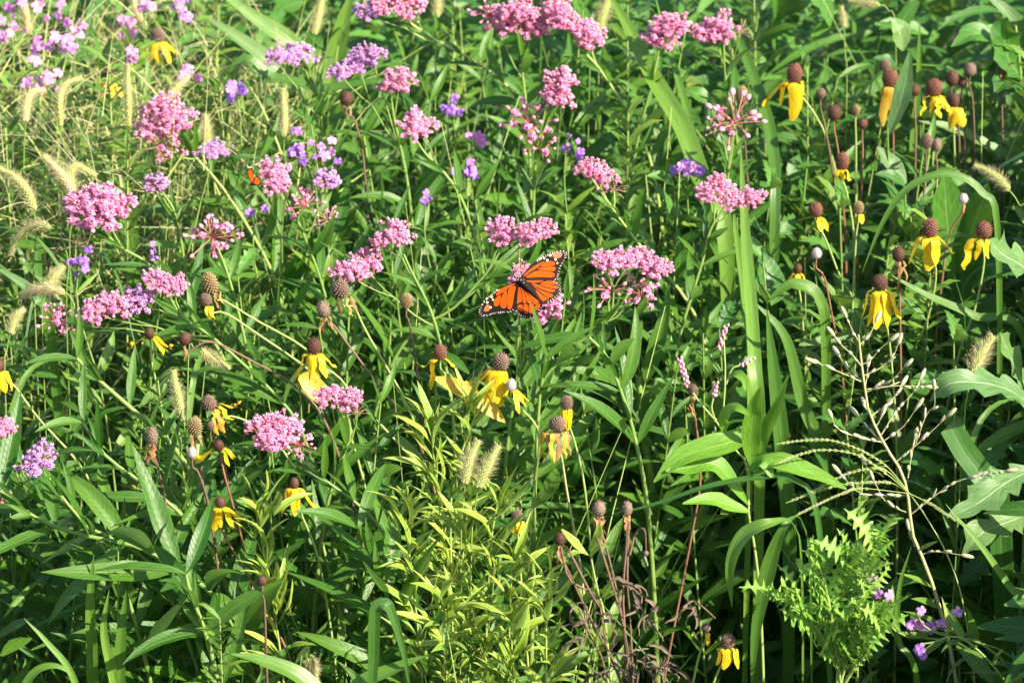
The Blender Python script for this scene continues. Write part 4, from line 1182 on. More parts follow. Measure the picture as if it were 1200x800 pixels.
Gb('upright light green stalk blade behind the right half of the centre', [(868, 170), (872, 250), (878, 330), (885, 430), (890, 520)], 14, mat='grasslight', dy=-0.04, dys=[0, -.14, -.28, -.40, -.40])
Gb('narrow vertical blade left of the upright stalk blade', [(848, 190), (862, 270), (872, 350), (880, 450)], 8, mat='grasslight', dy=-0.02, dys=[0, -.12, -.26, -.36])
Gb('broad dark vertical blade below the upright stalk blade', [(898, 360), (905, 420), (912, 480), (920, 560), (925, 640)], 19, mat='grass', dy=0.0)
Gb('leaning blade right of the broad dark vertical one', [(880, 350), (920, 395), (940, 470), (965, 560)], 15, mat='grass', dy=0.06)
Gb('blade arching over and down in the lower right of centre', [(880, 800), (868, 710), (862, 660), (880, 625), (905, 612), (930, 600)][::-1][::-1][:0] + [(858, 712), (856, 665), (872, 628), (905, 612), (930, 615), (940, 680)], 22, twist=0.5, mat='grasslight', dy=-0.02, fold=0.25, late=True, dys=[0, 0, 0, 0, .05, .1])
Gb('light wide blade hanging straight down left of the spiny plant', [(880, 815), (885, 745), (895, 690), (908, 642), (924, 610), (940, 612), (950, 680)], 21, mat='grass', dy=0.13, late=True, dys=[0, 0, 0, 0, 0, .05, .1])
Gb('long thin blade cutting across the dark gap', [(700, 608), (770, 590), (830, 570), (890, 560), (930, 562), (960, 620)], 9, mat='grass', face=(0, -0.4, 0.9))
Gb('square cut dark green blade behind the straw stemmed weed', [(1112, 498), (1130, 530), (1148, 555), (1170, 600)], 30, mat='grass', tip=False, dy=0.03)
Gb('vertical blade left of the lower left milkweed', [(110, 650), (106, 700), (108, 760), (110, 830)], 14, mat='grass', dy=0.03)
Gb('second vertical blade in the lower left', [(128, 690), (122, 740), (134, 800), (140, 860)], 12, mat='grasslight', dy=0.02)
Gb('vertical blade right of the second one, lower left', [(148, 690), (142, 750), (140, 830)], 15, mat='grass', dy=0.04)
Gb('light bent blade folded over like a hairpin near the bottom centre', [(482, 815), (472, 760), (458, 715), (450, 707), (440, 716), (438, 770), (436, 830)], 14, mat='grass', dy=-0.02)
Gb('pointed pale blade rising right near the bottom centre', [(502, 767), (460, 785), (420, 806), (400, 860)], 24, mat='grasslight', dy=-0.06, face=(0, -0.5, 0.9))
Gb('wide blade entering from the bottom left corner of centre', [(270, 766), (310, 775), (360, 800), (390, 860)], 24, mat='grass', dy=-0.06, face=(0, -0.5, 0.9))
Gb('thin light blade slanting down in the bottom left shade', [(28, 724), (55, 752), (85, 792), (100, 860)], 8, mat='grasslight')
Gb('arched dark blade in the bottom left corner', [(85, 790), (66, 780), (44, 785), (28, 808), (20, 860)], 10, mat='grass')
Gb('wide blades behind top left, first of the sweeping pair', [(255, -10), (300, 22), (345, 55), (380, 110)], 22, mat='grass', dy=0.25)
Gb('wide blade second of the sweeping pair at the top left', [(240, 20), (280, 45), (330, 85), (370, 150)], 20, mat='grass', dy=0.2)
Gb('upright wide blade left of the mauve heads at the top', [(414, -14), (402, 30), (392, 80), (388, 150)], 24, mat='grasslight', dy=0.08)
Gb('drooping blade crossing under the mauve heads', [(490, 100), (440, 96), (380, 104), (320, 92), (270, 100)], 14, mat='grass', dy=0.1, face=(0, -0.5, 0.9))
Gb('arching thin blade over the right hand trio', [(1010, 320), (1035, 260), (1065, 220), (1110, 204), (1150, 225), (1170, 290)], 9, mat='grass', dy=0.02)
Gb('tall narrow blade between the bare cones', [(1078, 20), (1076, 100), (1070, 180), (1075, 260)], 9, mat='grasslight', dy=0.06)
Gb('wide blade at the far upper right corner', [(1205, 60), (1185, 20), (1150, -10)][::-1] + [(1212, 160)], 24, mat='grass', dy=0.1)
Gb('long blade sweeping in from the right edge below the trio', [(1040, 320), (1085, 345), (1140, 370), (1205, 410)], 10, mat='grass', dy=0.05)
Gb('dark blue green blade in the shade below the pale seed ball', [(898, 356), (915, 340), (935, 332), (960, 350), (968, 420)], 13, mat='grass', dy=0.08)
Gb('tall stalk blade crossing the lower right corner', [(1108, 590), (1150, 640), (1185, 690), (1215, 730)], 9, mat='paleleaf' if False else 'grasslight', dy=-0.03)
Gb('long blade rising between spiny plant and straw stem', [(1068, 640), (1054, 690), (1053, 750), (1075, 800)], 7, mat='grass', dy=0.0)
Gb('upright blade by the left edge foxtails', [(150, 180), (152, 240), (158, 310), (165, 380)], 17, mat='grass', dy=0.06)
Gb('blade left of the big rosy flower head stem', [(104, 170), (120, 210), (150, 260), (160, 330)], 15, mat='grass', dy=0.1)
Gb('blade at the left edge under the wide arc foxtail', [(-8, 312), (20, 328), (45, 350), (60, 400)], 13, mat='grass', dy=0.03)
Gb('yellowed orange leaf with red streak below the hanging petal', [(590, 492), (570, 470), (545, 455), (520, 447), (508, 441)][::-1][::-1] + [(505, 470)], 18, mat='yellowleaf', dy=0.02, face=(0, -0.8, 0.6)) if False else None

def yellow_leaf(label, pts_px, wpx, dy=0.0):
    y = ydep(pts_px[0][1]) + dy
    sp = spline([P(a, b, y=y) for a, b in pts_px], 16)
    root = thing('yellowed_leaf', sp[0], label, 'leaf')
    mb = MB()
    w_ = wpx * mpp(y)
    mb.blade(sp, lambda t: w_ * (0.25 + 0.75 * math.sin(min(1, t / 0.35) * 1.57)) * (1 if t < .5 else max(0.05, 1 - ((t - .5) / .5) ** 2)), V((0, -0.8, 0.6)), 0.3, 5, 0.1, 0, 0.03, 1.5)
    part('blade', mb, MAT['yellowleaf'], root)
    mb = MB()
    a = sp[0]
    mb.tube(spline([a, a + V((0.0, 0.02, -0.03)), V((a.x, a.y + 0.06, a.z - 0.2)), V((a.x, a.y + 0.08, 0))], 12), 0.0013, 5)
    part('stalk', mb, MAT['stem'], root)
yellow_leaf('long yellow orange dying leaf slanting below the hanging petal, centre', [(510, 443), (530, 451), (555, 465), (580, 484), (592, 495)], 19, 0.01)
yellow_leaf('broad golden leaf beside the compact pink head', [(350, 442), (362, 448), (375, 462), (383, 476)], 24, 0.02)
# ------------------------------------------------------------------ the other weeds
def plant(name, label, cat, path_px, r, smat, dy=0.0, group=None, y=None, down=True):
    y0 = (ydep(path_px[0][1]) if y is None else y) + dy
    sp = spline(stem_down(path_px, y0) if down else [P(a, b, y=y0) for a, b in path_px], 26)
    root = thing(name, V((sp[-1].x, sp[-1].y, 0)), label, cat, group)
    mb = MB()
    mb.tube(sp, [r * (0.55 + 0.8 * i / 25) for i in range(26)], 7)
    return root, sp, mb, y0

def bud_at(mb, tip, d, L, w_, mi):
    d = d.normalized()
    mb.ellipsoid(tip + d * L * 0.5, (w_, w_, L * 0.55), 6, 5, mi, frame(V((0, 0, 1)).cross(d) + V((.01, 0, 0)), d))

root, sp, mb, y0 = plant('straw_stemmed_weed', 'tall straw coloured weed gone to seed with small grey green buds, right side', 'weed',
                         [(1006, 392), (1008, 412), (1010, 430), (1014, 458), (1018, 482), (1030, 508), (1042, 530), (1055, 550), (1063, 575), (1066, 602), (1071, 632), (1085, 662), (1100, 708), (1108, 736), (1118, 782)], 0.0020, 'beige', y=-0.16)
part('stem', mb, MAT['beige'], root)
BR = [[(1010, 430), (1000, 417), (987, 405), (978, 394)], [(1010, 427), (1020, 422), (1030, 410), (1042, 400)], [(1009, 447), (982, 435), (957, 425)], [(1014, 452), (1016, 440), (1017, 430)],
      [(1016, 459), (1042, 447), (1060, 430)], [(1016, 456), (1050, 452), (1084, 453)], [(1033, 509), (1050, 482), (1070, 460), (1078, 445)], [(1034, 518), (1005, 512), (982, 502), (975, 490)],
      [(1050, 541), (1075, 520), (1095, 502), (1110, 488)], [(1072, 522), (1085, 487), (1095, 475), (1095, 457)], [(1064, 580), (1040, 580), (1007, 577), (985, 555)], [(1062, 600), (1040, 590), (1025, 565), (1015, 545)],
      [(1068, 602), (1115, 567), (1150, 557), (1178, 552)], [(1022, 490), (1018, 482), (1015, 476)], [(1026, 500), (1030, 494), (1033, 487)], [(1064, 560), (1068, 535), (1072, 515)],
      [(1006, 400), (998, 385), (992, 372)], [(1007, 405), (1020, 390), (1026, 378)], [(1012, 440), (1030, 432), (1046, 418), (1052, 404)], [(1020, 488), (1044, 470), (1056, 452)], [(1012, 446), (996, 436), (984, 418)], [(1036, 516), (1058, 500), (1074, 478)], [(1040, 526), (1016, 500), (1006, 488)], [(1079, 650), (1092, 646), (1108, 647), (1126, 650)], [(1072, 640), (1068, 630), (1066, 622)]]
for b_ in BR:
    yb = y0 + R.uniform(-.03, .03)
    pts = [P(b_[0][0], b_[0][1], y=y0)] + [P(a, c, y=y0 + (yb - y0) * (i + 1) / len(b_)) for i, (a, c) in enumerate(b_[1:])]
    q = spline(pts, 12)
    mb = MB()
    mb.tube(q, [0.0008 - 0.0004 * i / 11 for i in range(12)], 5)
    br = part('branch', mb, MAT['beige'], root)
    mb = MB()
    bud_at(mb, q[-1], q[-1] - q[-2], 0.014, 0.0027, 0)
    s = arclen(q)
    k = 0.008
    while k < s[-1] - 0.004:
        p, T = at_len(q, s, k)
        d = (-T * 1.3 + V((R.uniform(-.6, .6), R.uniform(-.6, .2), R.uniform(-.1, .7)))).normalized()
        bud_at(mb, p, d, R.uniform(0.004, 0.014), R.uniform(0.0010, 0.0024), R.choice([0, 0, 0, 1]))
        k += R.uniform(0.005, 0.026)
    part('bud', mb, [MAT['budgrey'], MAT['conepale']], br, kind='stuff')
for q, L in (((1092, 688), 0.06), ((1106, 735), 0.07), ((1100, 712), 0.05), ((1075, 645), 0.03)):
    add_leaf(root, FINE, P(q[0], q[1], y=y0), V((R.choice([-1, 1]) * 0.5, -.3, 0.3)), V((0, -.6, .7)), L)

root, sp, mb, y0 = plant('crabgrass', 'pale arching crabgrass spikes spreading left beside the straw coloured weed', 'grass', [(1066, 578), (1085, 605), (1110, 650)], 0.001, 'paler', y=-0.19)
part('stem', mb, MAT['paler'], root)
for a_ in ([(910, 520), (940, 516), (975, 516), (1010, 528), (1040, 547), (1066, 578)], [(908, 544), (935, 533), (965, 527), (1005, 533), (1040, 556), (1066, 578)], [(921, 589), (950, 578), (985, 568), (1020, 565), (1045, 566), (1066, 578)],
           [(938, 583), (960, 572), (990, 556), (1020, 549), (1040, 552), (1066, 578)], [(1135, 618), (1110, 603), (1090, 590), (1066, 578)], [(930, 605), (960, 590), (990, 577), (1010, 572), (1066, 578)]):
    yb = y0 - R.uniform(0, .03)
    n_ = len(a_)
    q = spline([P(a, b, y=yb + (y0 - yb) * i / (n_ - 1)) for i, (a, b) in enumerate(a_)], 30)
    mb = MB()
    mb.tube(q, [0.0005] * 30, 4)
    for i in range(2, 24):
        for sd in (-1, 1):
            d = (q[i - 1] - q[i]).normalized()
            bud_at(mb, q[i] + V((0, 0, .0009 * sd)), d + V((R.uniform(-.1, .1), 0, R.uniform(.05, .3) * sd)), R.uniform(0.003, 0.005), R.uniform(.0003, .00055), R.choice([0, 0, 1]))
    part('spike', mb, [MAT['paler'], MAT['conepale']], root)

# smartweed with pink spikes
root, sp, mb, y0 = plant('smartweed', 'jointed smartweed with tiny pink flower spikes between the wide blades and the dark gap', 'wildflower', [(848, 396), (850, 440), (849, 508), (876, 545), (877, 600), (884, 640)], 0.0016, 'paler', y=-0.17)
for b_ in ([(849, 508), (838, 492), (822, 474), (812, 460)], [(877, 590), (860, 560), (842, 530), (838, 500)], [(851, 450), (858, 432), (868, 428)], [(838, 492), (834, 478), (836, 466)], [(876, 548), (886, 520), (894, 500)]):
    mb.tube(spline([P(a, c, y=y0) for a, c in b_], 8), 0.0011, 5)
for q in ((849, 508), (876, 550), (877, 590), (838, 492)):
    mb.ellipsoid(P(*q, y=y0), (0.0022, 0.0022, 0.0028), 6, 4)
part('stem', mb, MAT['paler'], root)
for a, b in (((796, 420), (806, 452)), ((851, 382), (842, 410)), ((868, 428), (883, 420)), ((837, 464), (839, 448))):
    mb = MB()
    pa, pb_ = P(*a, y=y0), P(*b, y=y0)
    n_ = max(12, int((pa - pb_).length / 0.0011))
    for i in range(n_):
        t = i / n_
        an = i * 2.4
        c = pa.lerp(pb_, t) + V((math.cos(an), math.sin(an) * .8, math.sin(an + 1) * .6)) * 0.0022
        mb.ellipsoid(c, (0.0015, 0.0015, 0.0022), 5, 4)
    part('flower_spike', mb, MAT['pinkspike'], root)
def free_leaf(root, pts_px, wpx, mat, y0, dys=None, lobes=0, seed=0, depth=0.6, fold=0.25, face=V((0, -.6, .75)), name='leaf', ruff=0.03, peak=0.38, spiky=False, segs=None):
    dys = dys or [0] * len(pts_px)
    q = spline([P(a, b, y=y0 + dys[i]) for i, (a, b) in enumerate(pts_px)], segs or (44 if lobes else 18))
    mb = MB()
    w_ = wpx * mpp(y0)
    asym = None
    if lobes:
        rr = random.Random(seed)
        offs = {1: rr.random(), -1: rr.random()}
        def asym(t, sg):
            ph = (t * lobes * (1 + 0.15 * math.sin(5 * t)) + offs[sg]) % 1
            k = ph ** 0.8 if ph < 0.75 else (1 - ph) / 0.25
            b = w_ * (0.30 + 0.70 * math.sin(min(1, t / peak) * 1.57)) * (1 if t < .6 else max(0.02, 1 - ((t - .6) / .4) ** 1.6))
            return b * (1 - depth + depth * k * (1.15 if not spiky else 1.4 * k)) + 0.001
    mb.blade(q, lambda t: lance(t, w_, peak), face, fold, 7 if lobes else 5, 0.0, 0, ruff, 2.5, asym, seed)
    return part(name, mb, MAT[mat], root)
for pts, wd in (([(878, 512), (850, 520), (800, 535), (766, 565)], 26), ([(876, 590), (840, 545), (805, 548), (780, 552)], 22), ([(880, 545), (880, 515), (884, 480), (890, 455)], 19), ([(878, 550), (895, 540), (905, 560), (904, 540)][:3], 18),
                ([(848, 508), (850, 488), (862, 478), (878, 486)], 14), ([(884, 555), (905, 540), (955, 555), (992, 573)], 20), ([(890, 540), (898, 505), (910, 478), (924, 440)], 12), ([(879, 600), (850, 590), (830, 585), (800, 590)], 18), ([(851, 445), (862, 438), (872, 445), (874, 458)], 9)):
    free_leaf(root, pts, wd * 1.15, 'bright', y0 - 0.01, [0, -0.01, -0.02, -0.03])

# thick stalk in the dark gap
root, sp, mb, y0 = plant('thick_stalk_weed', 'thick dark green stalk standing upright in the dark gap', 'weed', [(748, 440), (752, 490), (762, 560), (770, 640), (774, 720)], 0.0072, 'stem', y=0.30)
part('stem', mb, MAT['stem'], root)
leaves_on(root, sp, LEAF, 0.14, 0.16, start=0.02, step=0.07, upto=0.1)
for pts, wd in (([(770, 660), (800, 650), (835, 640), (860, 632)], 40), ([(768, 600), (735, 590), (705, 600), (690, 625)], 34)):
    free_leaf(root, pts, wd, 'broad', y0 + 0.05, lobes=5, seed=wd, depth=0.4)

# dead stalk bundle
root, sp, mb, y0 = plant('dead_weed', 'dead brown stalks with curled shrivelled leaves at the bottom of the dark gap', 'dead plant', [(724, 690), (731, 740), (740, 800)], 0.0018, 'deadstem', y=-0.42)
for b_ in ([(657, 640), (668, 680), (700, 700), (712, 760), (738, 800)], [(700, 630), (716, 680), (730, 730), (742, 800)], [(737, 610), (735, 680), (738, 720), (742, 790)], [(667, 645), (690, 690), (702, 710)], [(738, 650), (745, 625), (755, 620), (757, 645)],
           [(738, 690), (748, 688), (752, 702), (749, 712)], [(678, 712), (690, 740), (705, 770), (712, 800)], [(780, 770), (770, 790), (765, 810)], [(672, 735), (668, 718), (678, 706), (688, 712), (686, 735)], [(800, 712), (812, 704), (825, 712), (838, 724)]):
    mb.tube(spline([P(a, c, y=y0 + R.uniform(-.01, .01)) for a, c in b_], 12), [0.0013 - 0.0004 * i / 11 for i in range(12)], 5)
mb.ellipsoid(P(757, 648, y=y0), (0.003, 0.003, 0.003), 7, 5)
part('stem', mb, MAT['deadstem'], root)
for (a, b, n_) in ((748, 705, 4), (722, 735, 4), (690, 720, 4), (765, 720, 5), (755, 760, 6), (780, 780, 6), (720, 780, 6), (740, 770, 6), (680, 745, 4), (805, 708, 5), (765, 785, 5), (700, 790, 5), (735, 690, 3)):
    for k in range(n_):
        c = P(a + R.uniform(-8, 8), b + R.uniform(-8, 8), y=y0 + R.uniform(-.02, .02))
        an = R.uniform(0, 6.28)
        pts = [c]
        d = V((math.cos(an), R.uniform(-.5, .5), R.uniform(-.6, .5)))
        for i in range(7):
            d = (d + V((R.uniform(-.6, .6), R.uniform(-.6, .6), R.uniform(-.7, .35)))).normalized()
            pts.append(pts[-1] + d * R.uniform(0.003, 0.006))
        mb = MB()
        w_ = R.uniform(0.0015, 0.0045)
        mb.blade(pts, lambda t: w_ * math.sin(0.3 + 2.6 * t) + 0.0005, V((R.uniform(-1, 1), -1, 0.4)), 0.7, 5, R.uniform(-3, 3), 0, 0.15, 1.5)
        part('curled_leaf', mb, MAT['deadleaf'], root)

# yellow green stem beside the dead stalks
root, sp, mb, y0 = plant('coneflower_shoot', 'yellow green coneflower shoot with small pale leaves beside the dead brown stalks', 'plant', [(693, 655), (700, 690), (708, 720), (715, 790)], 0.0017, 'paler', y=-0.36)
part('stem', mb, MAT['paler'], root)
for pts, wd in (([(688, 650), (672, 634), (658, 620)], 9), ([(690, 645), (700, 630), (702, 612)], 9), ([(690, 652), (702, 640), (712, 640)], 7), ([(705, 700), (712, 690), (720, 680)], 8), ([(707, 702), (716, 696), (724, 695)], 7), ([(690, 650), (678, 645), (660, 655)], 6)):
    free_leaf(root, pts, wd, 'pale', y0, [0, -.005, -.01])

# pale leaved coneflower plants, lower centre
PL = [([(548, 486), (550, 540), (545, 640)], 'pale yellow green plant topmost of its patch, beneath the fan petalled flower'),
      ([(505, 505), (512, 570), (525, 680)], 'pale yellow green plant left of the two blurred foxtails'),
      ([(530, 560), (528, 620), (530, 720)], 'pale yellow green plant directly under the two blurred foxtails'),
      ([(583, 590), (575, 640), (570, 740)], 'pale green plant right of the two blurred foxtails, brown leaf tips'),
      ([(548, 640), (550, 690), (552, 780)], 'pale green plant in the bottom centre with stiff narrow leaves'),
      ([(600, 660), (598, 710), (595, 790)], 'pale green plant by the left edge of the dark gap'),
      ([(640, 700), (640, 740), (640, 800)], 'low light green plant left of the dead brown stalks'),
      ([(520, 720), (520, 760), (525, 820)], 'low light green plant right of the hairpin blade'),
      ([(470, 600), (480, 650), (490, 740)], 'pale green plant left end of the pale patch'),
      ([(600, 730), (600, 770), (605, 830)], 'low light green plant at the bottom edge, lower centre'),
      ([(300, 600), (310, 650), (325, 740)], 'feathery pale plant right of the skirted yellow flower')]
for path, lab in PL:
    dy = R.uniform(-.03, .05)
    root, sp, mb, y0 = plant('pale_leaved_plant', lab, 'plant', path, 0.0016, 'paler', dy=dy, group='pale leaved plants')
    part('stem', mb, MAT['paler'], root)
    s = arclen(sp)
    q = 0.0
    while q < 0.26:
        p, T = at_len(sp, s, q)
        for k in range(3 if q < 0.03 else 2):
            a = R.uniform(0, 6.28)
            o = V((math.cos(a), -abs(math.sin(a)) * 0.8, 0))
            d = (T * R.uniform(0.3, 2.2) + o).normalized()
            # a leaf cut into three fingers
            L = R.uniform(0.035, 0.085)
            add_leaf(root, PALE, p, d, T * .6 + SUN * .6, L)
            if R.random() < 0.55:
                for sg in (-1, 1):
                    d2 = (d + sg * 0.6 * d.cross(T).normalized()).normalized()
                    add_leaf(root, PALE, p + d * L * 0.3, d2, T * .6 + SUN * .6, L * R.uniform(0.5, 0.7))
        q += R.uniform(0.014, 0.026)

# spiny thistle
root, sp, mb, y0 = plant('thistle', 'bright green spiny thistle plant in the lower right', 'thistle', [(985, 660), (985, 720), (982, 780), (980, 830)], 0.0024, 'paler', y=-0.34)
TH = [[(985, 800), (978, 745), (968, 690), (958, 655)], [(985, 800), (1000, 740), (1012, 690), (1026, 640)], [(985, 790), (960, 740), (940, 715), (918, 700)], [(990, 800), (1010, 765), (1022, 740), (1030, 720)], [(985, 740), (988, 700), (992, 670), (995, 655)]]
paths = []
for b_ in TH:
    q = spline([P(a, c, y=y0 - 0.015 * i) for i, (a, c) in enumerate(b_)], 16)
    mb.tube(q, [0.0022 - 0.0012 * i / 15 for i in range(16)], 6)
    paths.append(q)
part('stem', mb, MAT['paler'], root)
SPINY = []
for i in range(8):
    rr = random.Random(i + 50)
    mbs = MB()
    pth = [V((0, 0, 0))]
    a0, a1 = rr.uniform(0.1, .5), rr.uniform(-.7, 0.1)
    for k in range(40):
        t = k / 40
        an = a0 + (a1 - a0) * t
        pth.append(pth[-1] + V((math.cos(an), 0, math.sin(an))) / 40)

    of = {1: rr.random(), -1: rr.random()}
    def asy(t, sg, of=of, nl=rr.choice([5, 6, 7])):
        ph = (t * nl + of[sg]) % 1
        k = max(0.0, 1 - abs(ph - 0.62) / 0.36) ** 1.5
        return 0.36 * (0.24 + 1.3 * k) * (0.5 + 0.5 * math.sin(min(1, t / .4) * 1.57)) * (1 if t < .7 else max(.02, 1 - ((t - .7) / .3) ** 1.5))
    mbs.blade(pth, lambda t: 0.3, V((0, 0, 1)), 0.35, 5, rr.uniform(-.4, .4), 0, 0.10, rr.uniform(4.5, 6.5), asy, i)
    SPINY.append(mbs.mesh('thistle_leaf', MAT['thistle']))
for q in paths:
    s = arclen(q)
    k = 0.02
    while k < s[-1]:
        p, T = at_len(q, s, k)
        T = -T
        for _ in range(2):
            a = R.uniform(0, 6.28)
            d = (T * R.uniform(0.7, 1.6) + V((math.cos(a), math.sin(a) * .8, 0)) * 0.7).normalized()
            add_leaf(root, SPINY, p, d, T * .5 + SUN * .5 + V((R.uniform(-.4, .4), R.uniform(-.4, .4), 0)), R.uniform(0.03, 0.065))
        k += 0.014
    for _ in range(4):
        add_leaf(root, SPINY, q[-1], (q[-1] - q[-3]).normalized() + V((R.uniform(-.5, .5), R.uniform(-.5, .5), 0)), V((R.uniform(-.7, .7), -1, .4)), R.uniform(0.022, 0.035))

# lobed and broad leaves on the right
root, sp, mb, y0 = plant('lobed_leaf_weed', 'tall weed with pale midribs and big notched leaves at the right edge', 'weed', [(1212, 300), (1208, 380), (1206, 460), (1204, 560)], 0.0036, 'stem', y=0.0)
part('stem', mb, MAT['stem'], root)
for k, (pts, wd, lb, yy) in enumerate([([(1212, 322), (1192, 308), (1172, 296), (1160, 280)], 60, 4, 0.10), ([(1214, 478), (1180, 456), (1145, 448), (1112, 450), (1090, 470)], 44, 5, -0.10), ([(1214, 548), (1180, 565), (1145, 590), (1110, 606)], 48, 5, -0.14), ([(1212, 470), (1190, 430), (1178, 405), (1172, 390)], 38, 4, 0.0),
                             ([(1210, 600), (1180, 612), (1150, 625), (1128, 650)], 46, 5, -0.08)]):
    free_leaf(root, pts, wd, 'lobed', yy, [0.02, 0, -0.02, -0.03, -.02], lobes=lb, seed=k + 3, depth=0.55, fold=0.2, ruff=0.06)
root, sp, mb, y0 = plant('lobed_leaf_weed', 'tall weed with a long toothed blue green leaf below the cone cluster, upper right', 'weed', [(1190, 30), (1196, 90), (1200, 170), (1206, 260)], 0.0034, 'stem', dy=-0.05)
part('stem', mb, MAT['stem'], root)
for k, (pts, wd, lb) in enumerate([([(1206, 196), (1165, 175), (1120, 152), (1076, 142)], 15, 9), ([(1196, 90), (1182, 70), (1176, 40), (1180, 20)], 42, 4), ([(1198, 110), (1186, 98), (1176, 96), (1165, 110)], 30, 4), ([(1195, 60), (1170, 45), (1140, 40), (1115, 55)], 30, 5), ([(1200, 150), (1210, 110), (1220, 80)], 40, 4)]):
    free_leaf(root, pts, wd, 'lobed' if k == 0 else 'broad', y0, [0.0, -0.01, -0.02, -0.03], lobes=lb, seed=k + 13, depth=0.3, fold=0.25)
root, sp, mb, y0 = plant('broad_leaf_weed', 'weed with very wide smooth dark leaves behind the yellow petalled trio', 'weed', [(1120, 230), (1122, 300), (1118, 380)], 0.003, 'stem', y=0.5)
part('stem', mb, MAT['stem'], root)
for k, (pts, wd) in enumerate([([(1122, 330), (1112, 280), (1108, 230), (1106, 205)], 46), ([(1122, 350), (1140, 320), (1165, 310), (1195, 320)], 70), ([(1120, 360), (1140, 370), (1165, 385), (1190, 410)], 74), ([(1120, 330), (1135, 280), (1150, 240), (1158, 215)], 44), ([(1120, 360), (1095, 350), (1070, 355), (1050, 370)], 44), ([(1122, 400), (1145, 400), (1165, 420), (1180, 450)], 60)]):
    free_leaf(root, pts, wd, 'broad', y0 - 0.05, [0, -.02, -.04, -.05], fold=0.18)
root, sp, mb, y0 = plant('broad_leaf_weed', 'weed with pale folded leaf below the tall double cone, upper right', 'weed', [(1040, 150), (1042, 220), (1045, 300)], 0.002, 'stem', dy=0.1)
part('stem', mb, MAT['stem'], root)
for k, (pts, wd) in enumerate([([(1062, 215), (1050, 200), (1038, 185), (1028, 172)], 22), ([(1058, 60), (1055, 40), (1050, 30), (1044, 22)], 24), ([(1040, 160), (1055, 120), (1062, 90), (1066, 60)], 20)]):
    free_leaf(root, pts, wd, 'lobed', y0, [0, 0, 0, 0], fold=0.3)

# ------------------------------------------------------------------ filling plants: a few of each kind, then copies with their parts
def proto_leafy(seed, h=0.8):
    rr = random.Random(seed)
    root = thing('leafy_stem', V((0, 0, 0)), 'leafy green milkweed stem without flowers amid the dense meadow foliage', 'plant', 'leafy stems filling the meadow')
    b = V((rr.uniform(-.1, .1), rr.uniform(-.08, .04), 0))
    sp = spline([V((b.x * 1.6, b.y * 1.6, h)), V((b.x, b.y, h * .6)), V((b.x * .3, b.y * .3, h * .25)), V((0, 0, 0))], 16)
    mb = MB()
    mb.tube(sp, [0.0012 + 0.0018 * i / 15 for i in range(16)], 5)
    part('stem', mb, MAT['stem'], root)
    leaves_on(root, sp, LEAF, 0.055, 0.112, start=0.0, step=0.034, upto=0.62, skip=0.1)
    return root
def proto_broad(seed, h=0.75):
    rr = random.Random(seed)
    root = thing('broadleaf_plant', V((0, 0, 0)), 'bushy weed with wide or notched leaves in the leafy mass', 'plant', 'broad leaved weeds filling the meadow')
    b = V((rr.uniform(-.08, .08), rr.uniform(-.08, .04), 0))
    sp = spline([V((b.x * 1.6, b.y * 1.6, h)), V((b.x, b.y, h * .6)), V((b.x * .3, b.y * .3, h * .25)), V((0, 0, 0))], 14)
    mb = MB()
    mb.tube(sp, [0.0012 + 0.0018 * i / 13 for i in range(14)], 5)
    part('stem', mb, MAT['stem'], root)
    leaves_on(root, sp, LOBED if seed % 2 else BROAD, 0.05, 0.105, start=0.0, step=0.06, upto=0.6, ang=(0.7, 1.3), skip=0.1)
    return root
def proto_fine(seed, h=0.8):
    rr = random.Random(seed)
    root = thing('narrow_leaved_weed', V((0, 0, 0)), 'light green weed with many small narrow leaves in the leafy mass', 'plant', 'narrow leaved weeds filling the meadow')
    b = V((rr.uniform(-.1, .1), rr.uniform(-.08, .04), 0))
    sp = spline([V((b.x * 1.6, b.y * 1.6, h)), V((b.x, b.y, h * .6)), V((b.x * .3, b.y * .3, h * .25)), V((0, 0, 0))], 14)
    mb = MB()
    mb.tube(sp, [0.0009 + 0.0013 * i / 13 for i in range(14)], 5)
    part('stem', mb, MAT['paler'], root)
    s = arclen(sp)
    mb = MB()
    q = 0.0
    while q < 0.6:
        p, T = at_len(sp, s, q)
        for _ in range(2):
            a = rr.uniform(0, 6.28)
            d = (T * rr.uniform(.3, 1) + V((math.cos(a), math.sin(a), 0))).normalized()
            L = rr.uniform(0.025, 0.055)
            e = p + d * L
            mb.blade([p, p + d * L * .35, p + d * L * .7 - V((0, 0, L * .05)), e - V((0, 0, L * .2))], lambda t: L * 0.2 * math.sin(0.25 + 2.85 * t) + .0004, T + SUN * .7, 0.3, 3)
        q += 0.011
    f = part('foliage', mb, MAT['fine'], root)
    f['kind'] = 'stuff'
    return root
def children(o):
    return KIDS.get(o, [])
KIDS = {}
def index_kids():
    KIDS.clear()
    for o in list(col.objects):
        if o.parent is not None:
            KIDS.setdefault(o.parent, []).append(o)
def copy_plant(o, M):
    c = o.copy()
    col.objects.link(c)
    c.matrix_basis = M
    for ch in children(o):
        d = ch.copy()
        col.objects.link(d)
        d.parent = c
        d.matrix_parent_inverse = ch.matrix_parent_inverse.copy()
    return c
PROTOS = {'leafy': [proto_leafy(i, R.uniform(.72, .85)) for i in range(9)], 'broad': [proto_broad(i, R.uniform(.7, .8)) for i in range(6)], 'fine': [proto_fine(i, R.uniform(.7, .85)) for i in range(6)]}
index_kids()
used = {}
count = {'leafy': 0, 'broad': 0, 'fine': 0}
LIMIT = {'leafy': 290, 'broad': 180, 'fine': 170}
rf = random.Random(5)
PLACED = []
spots = []
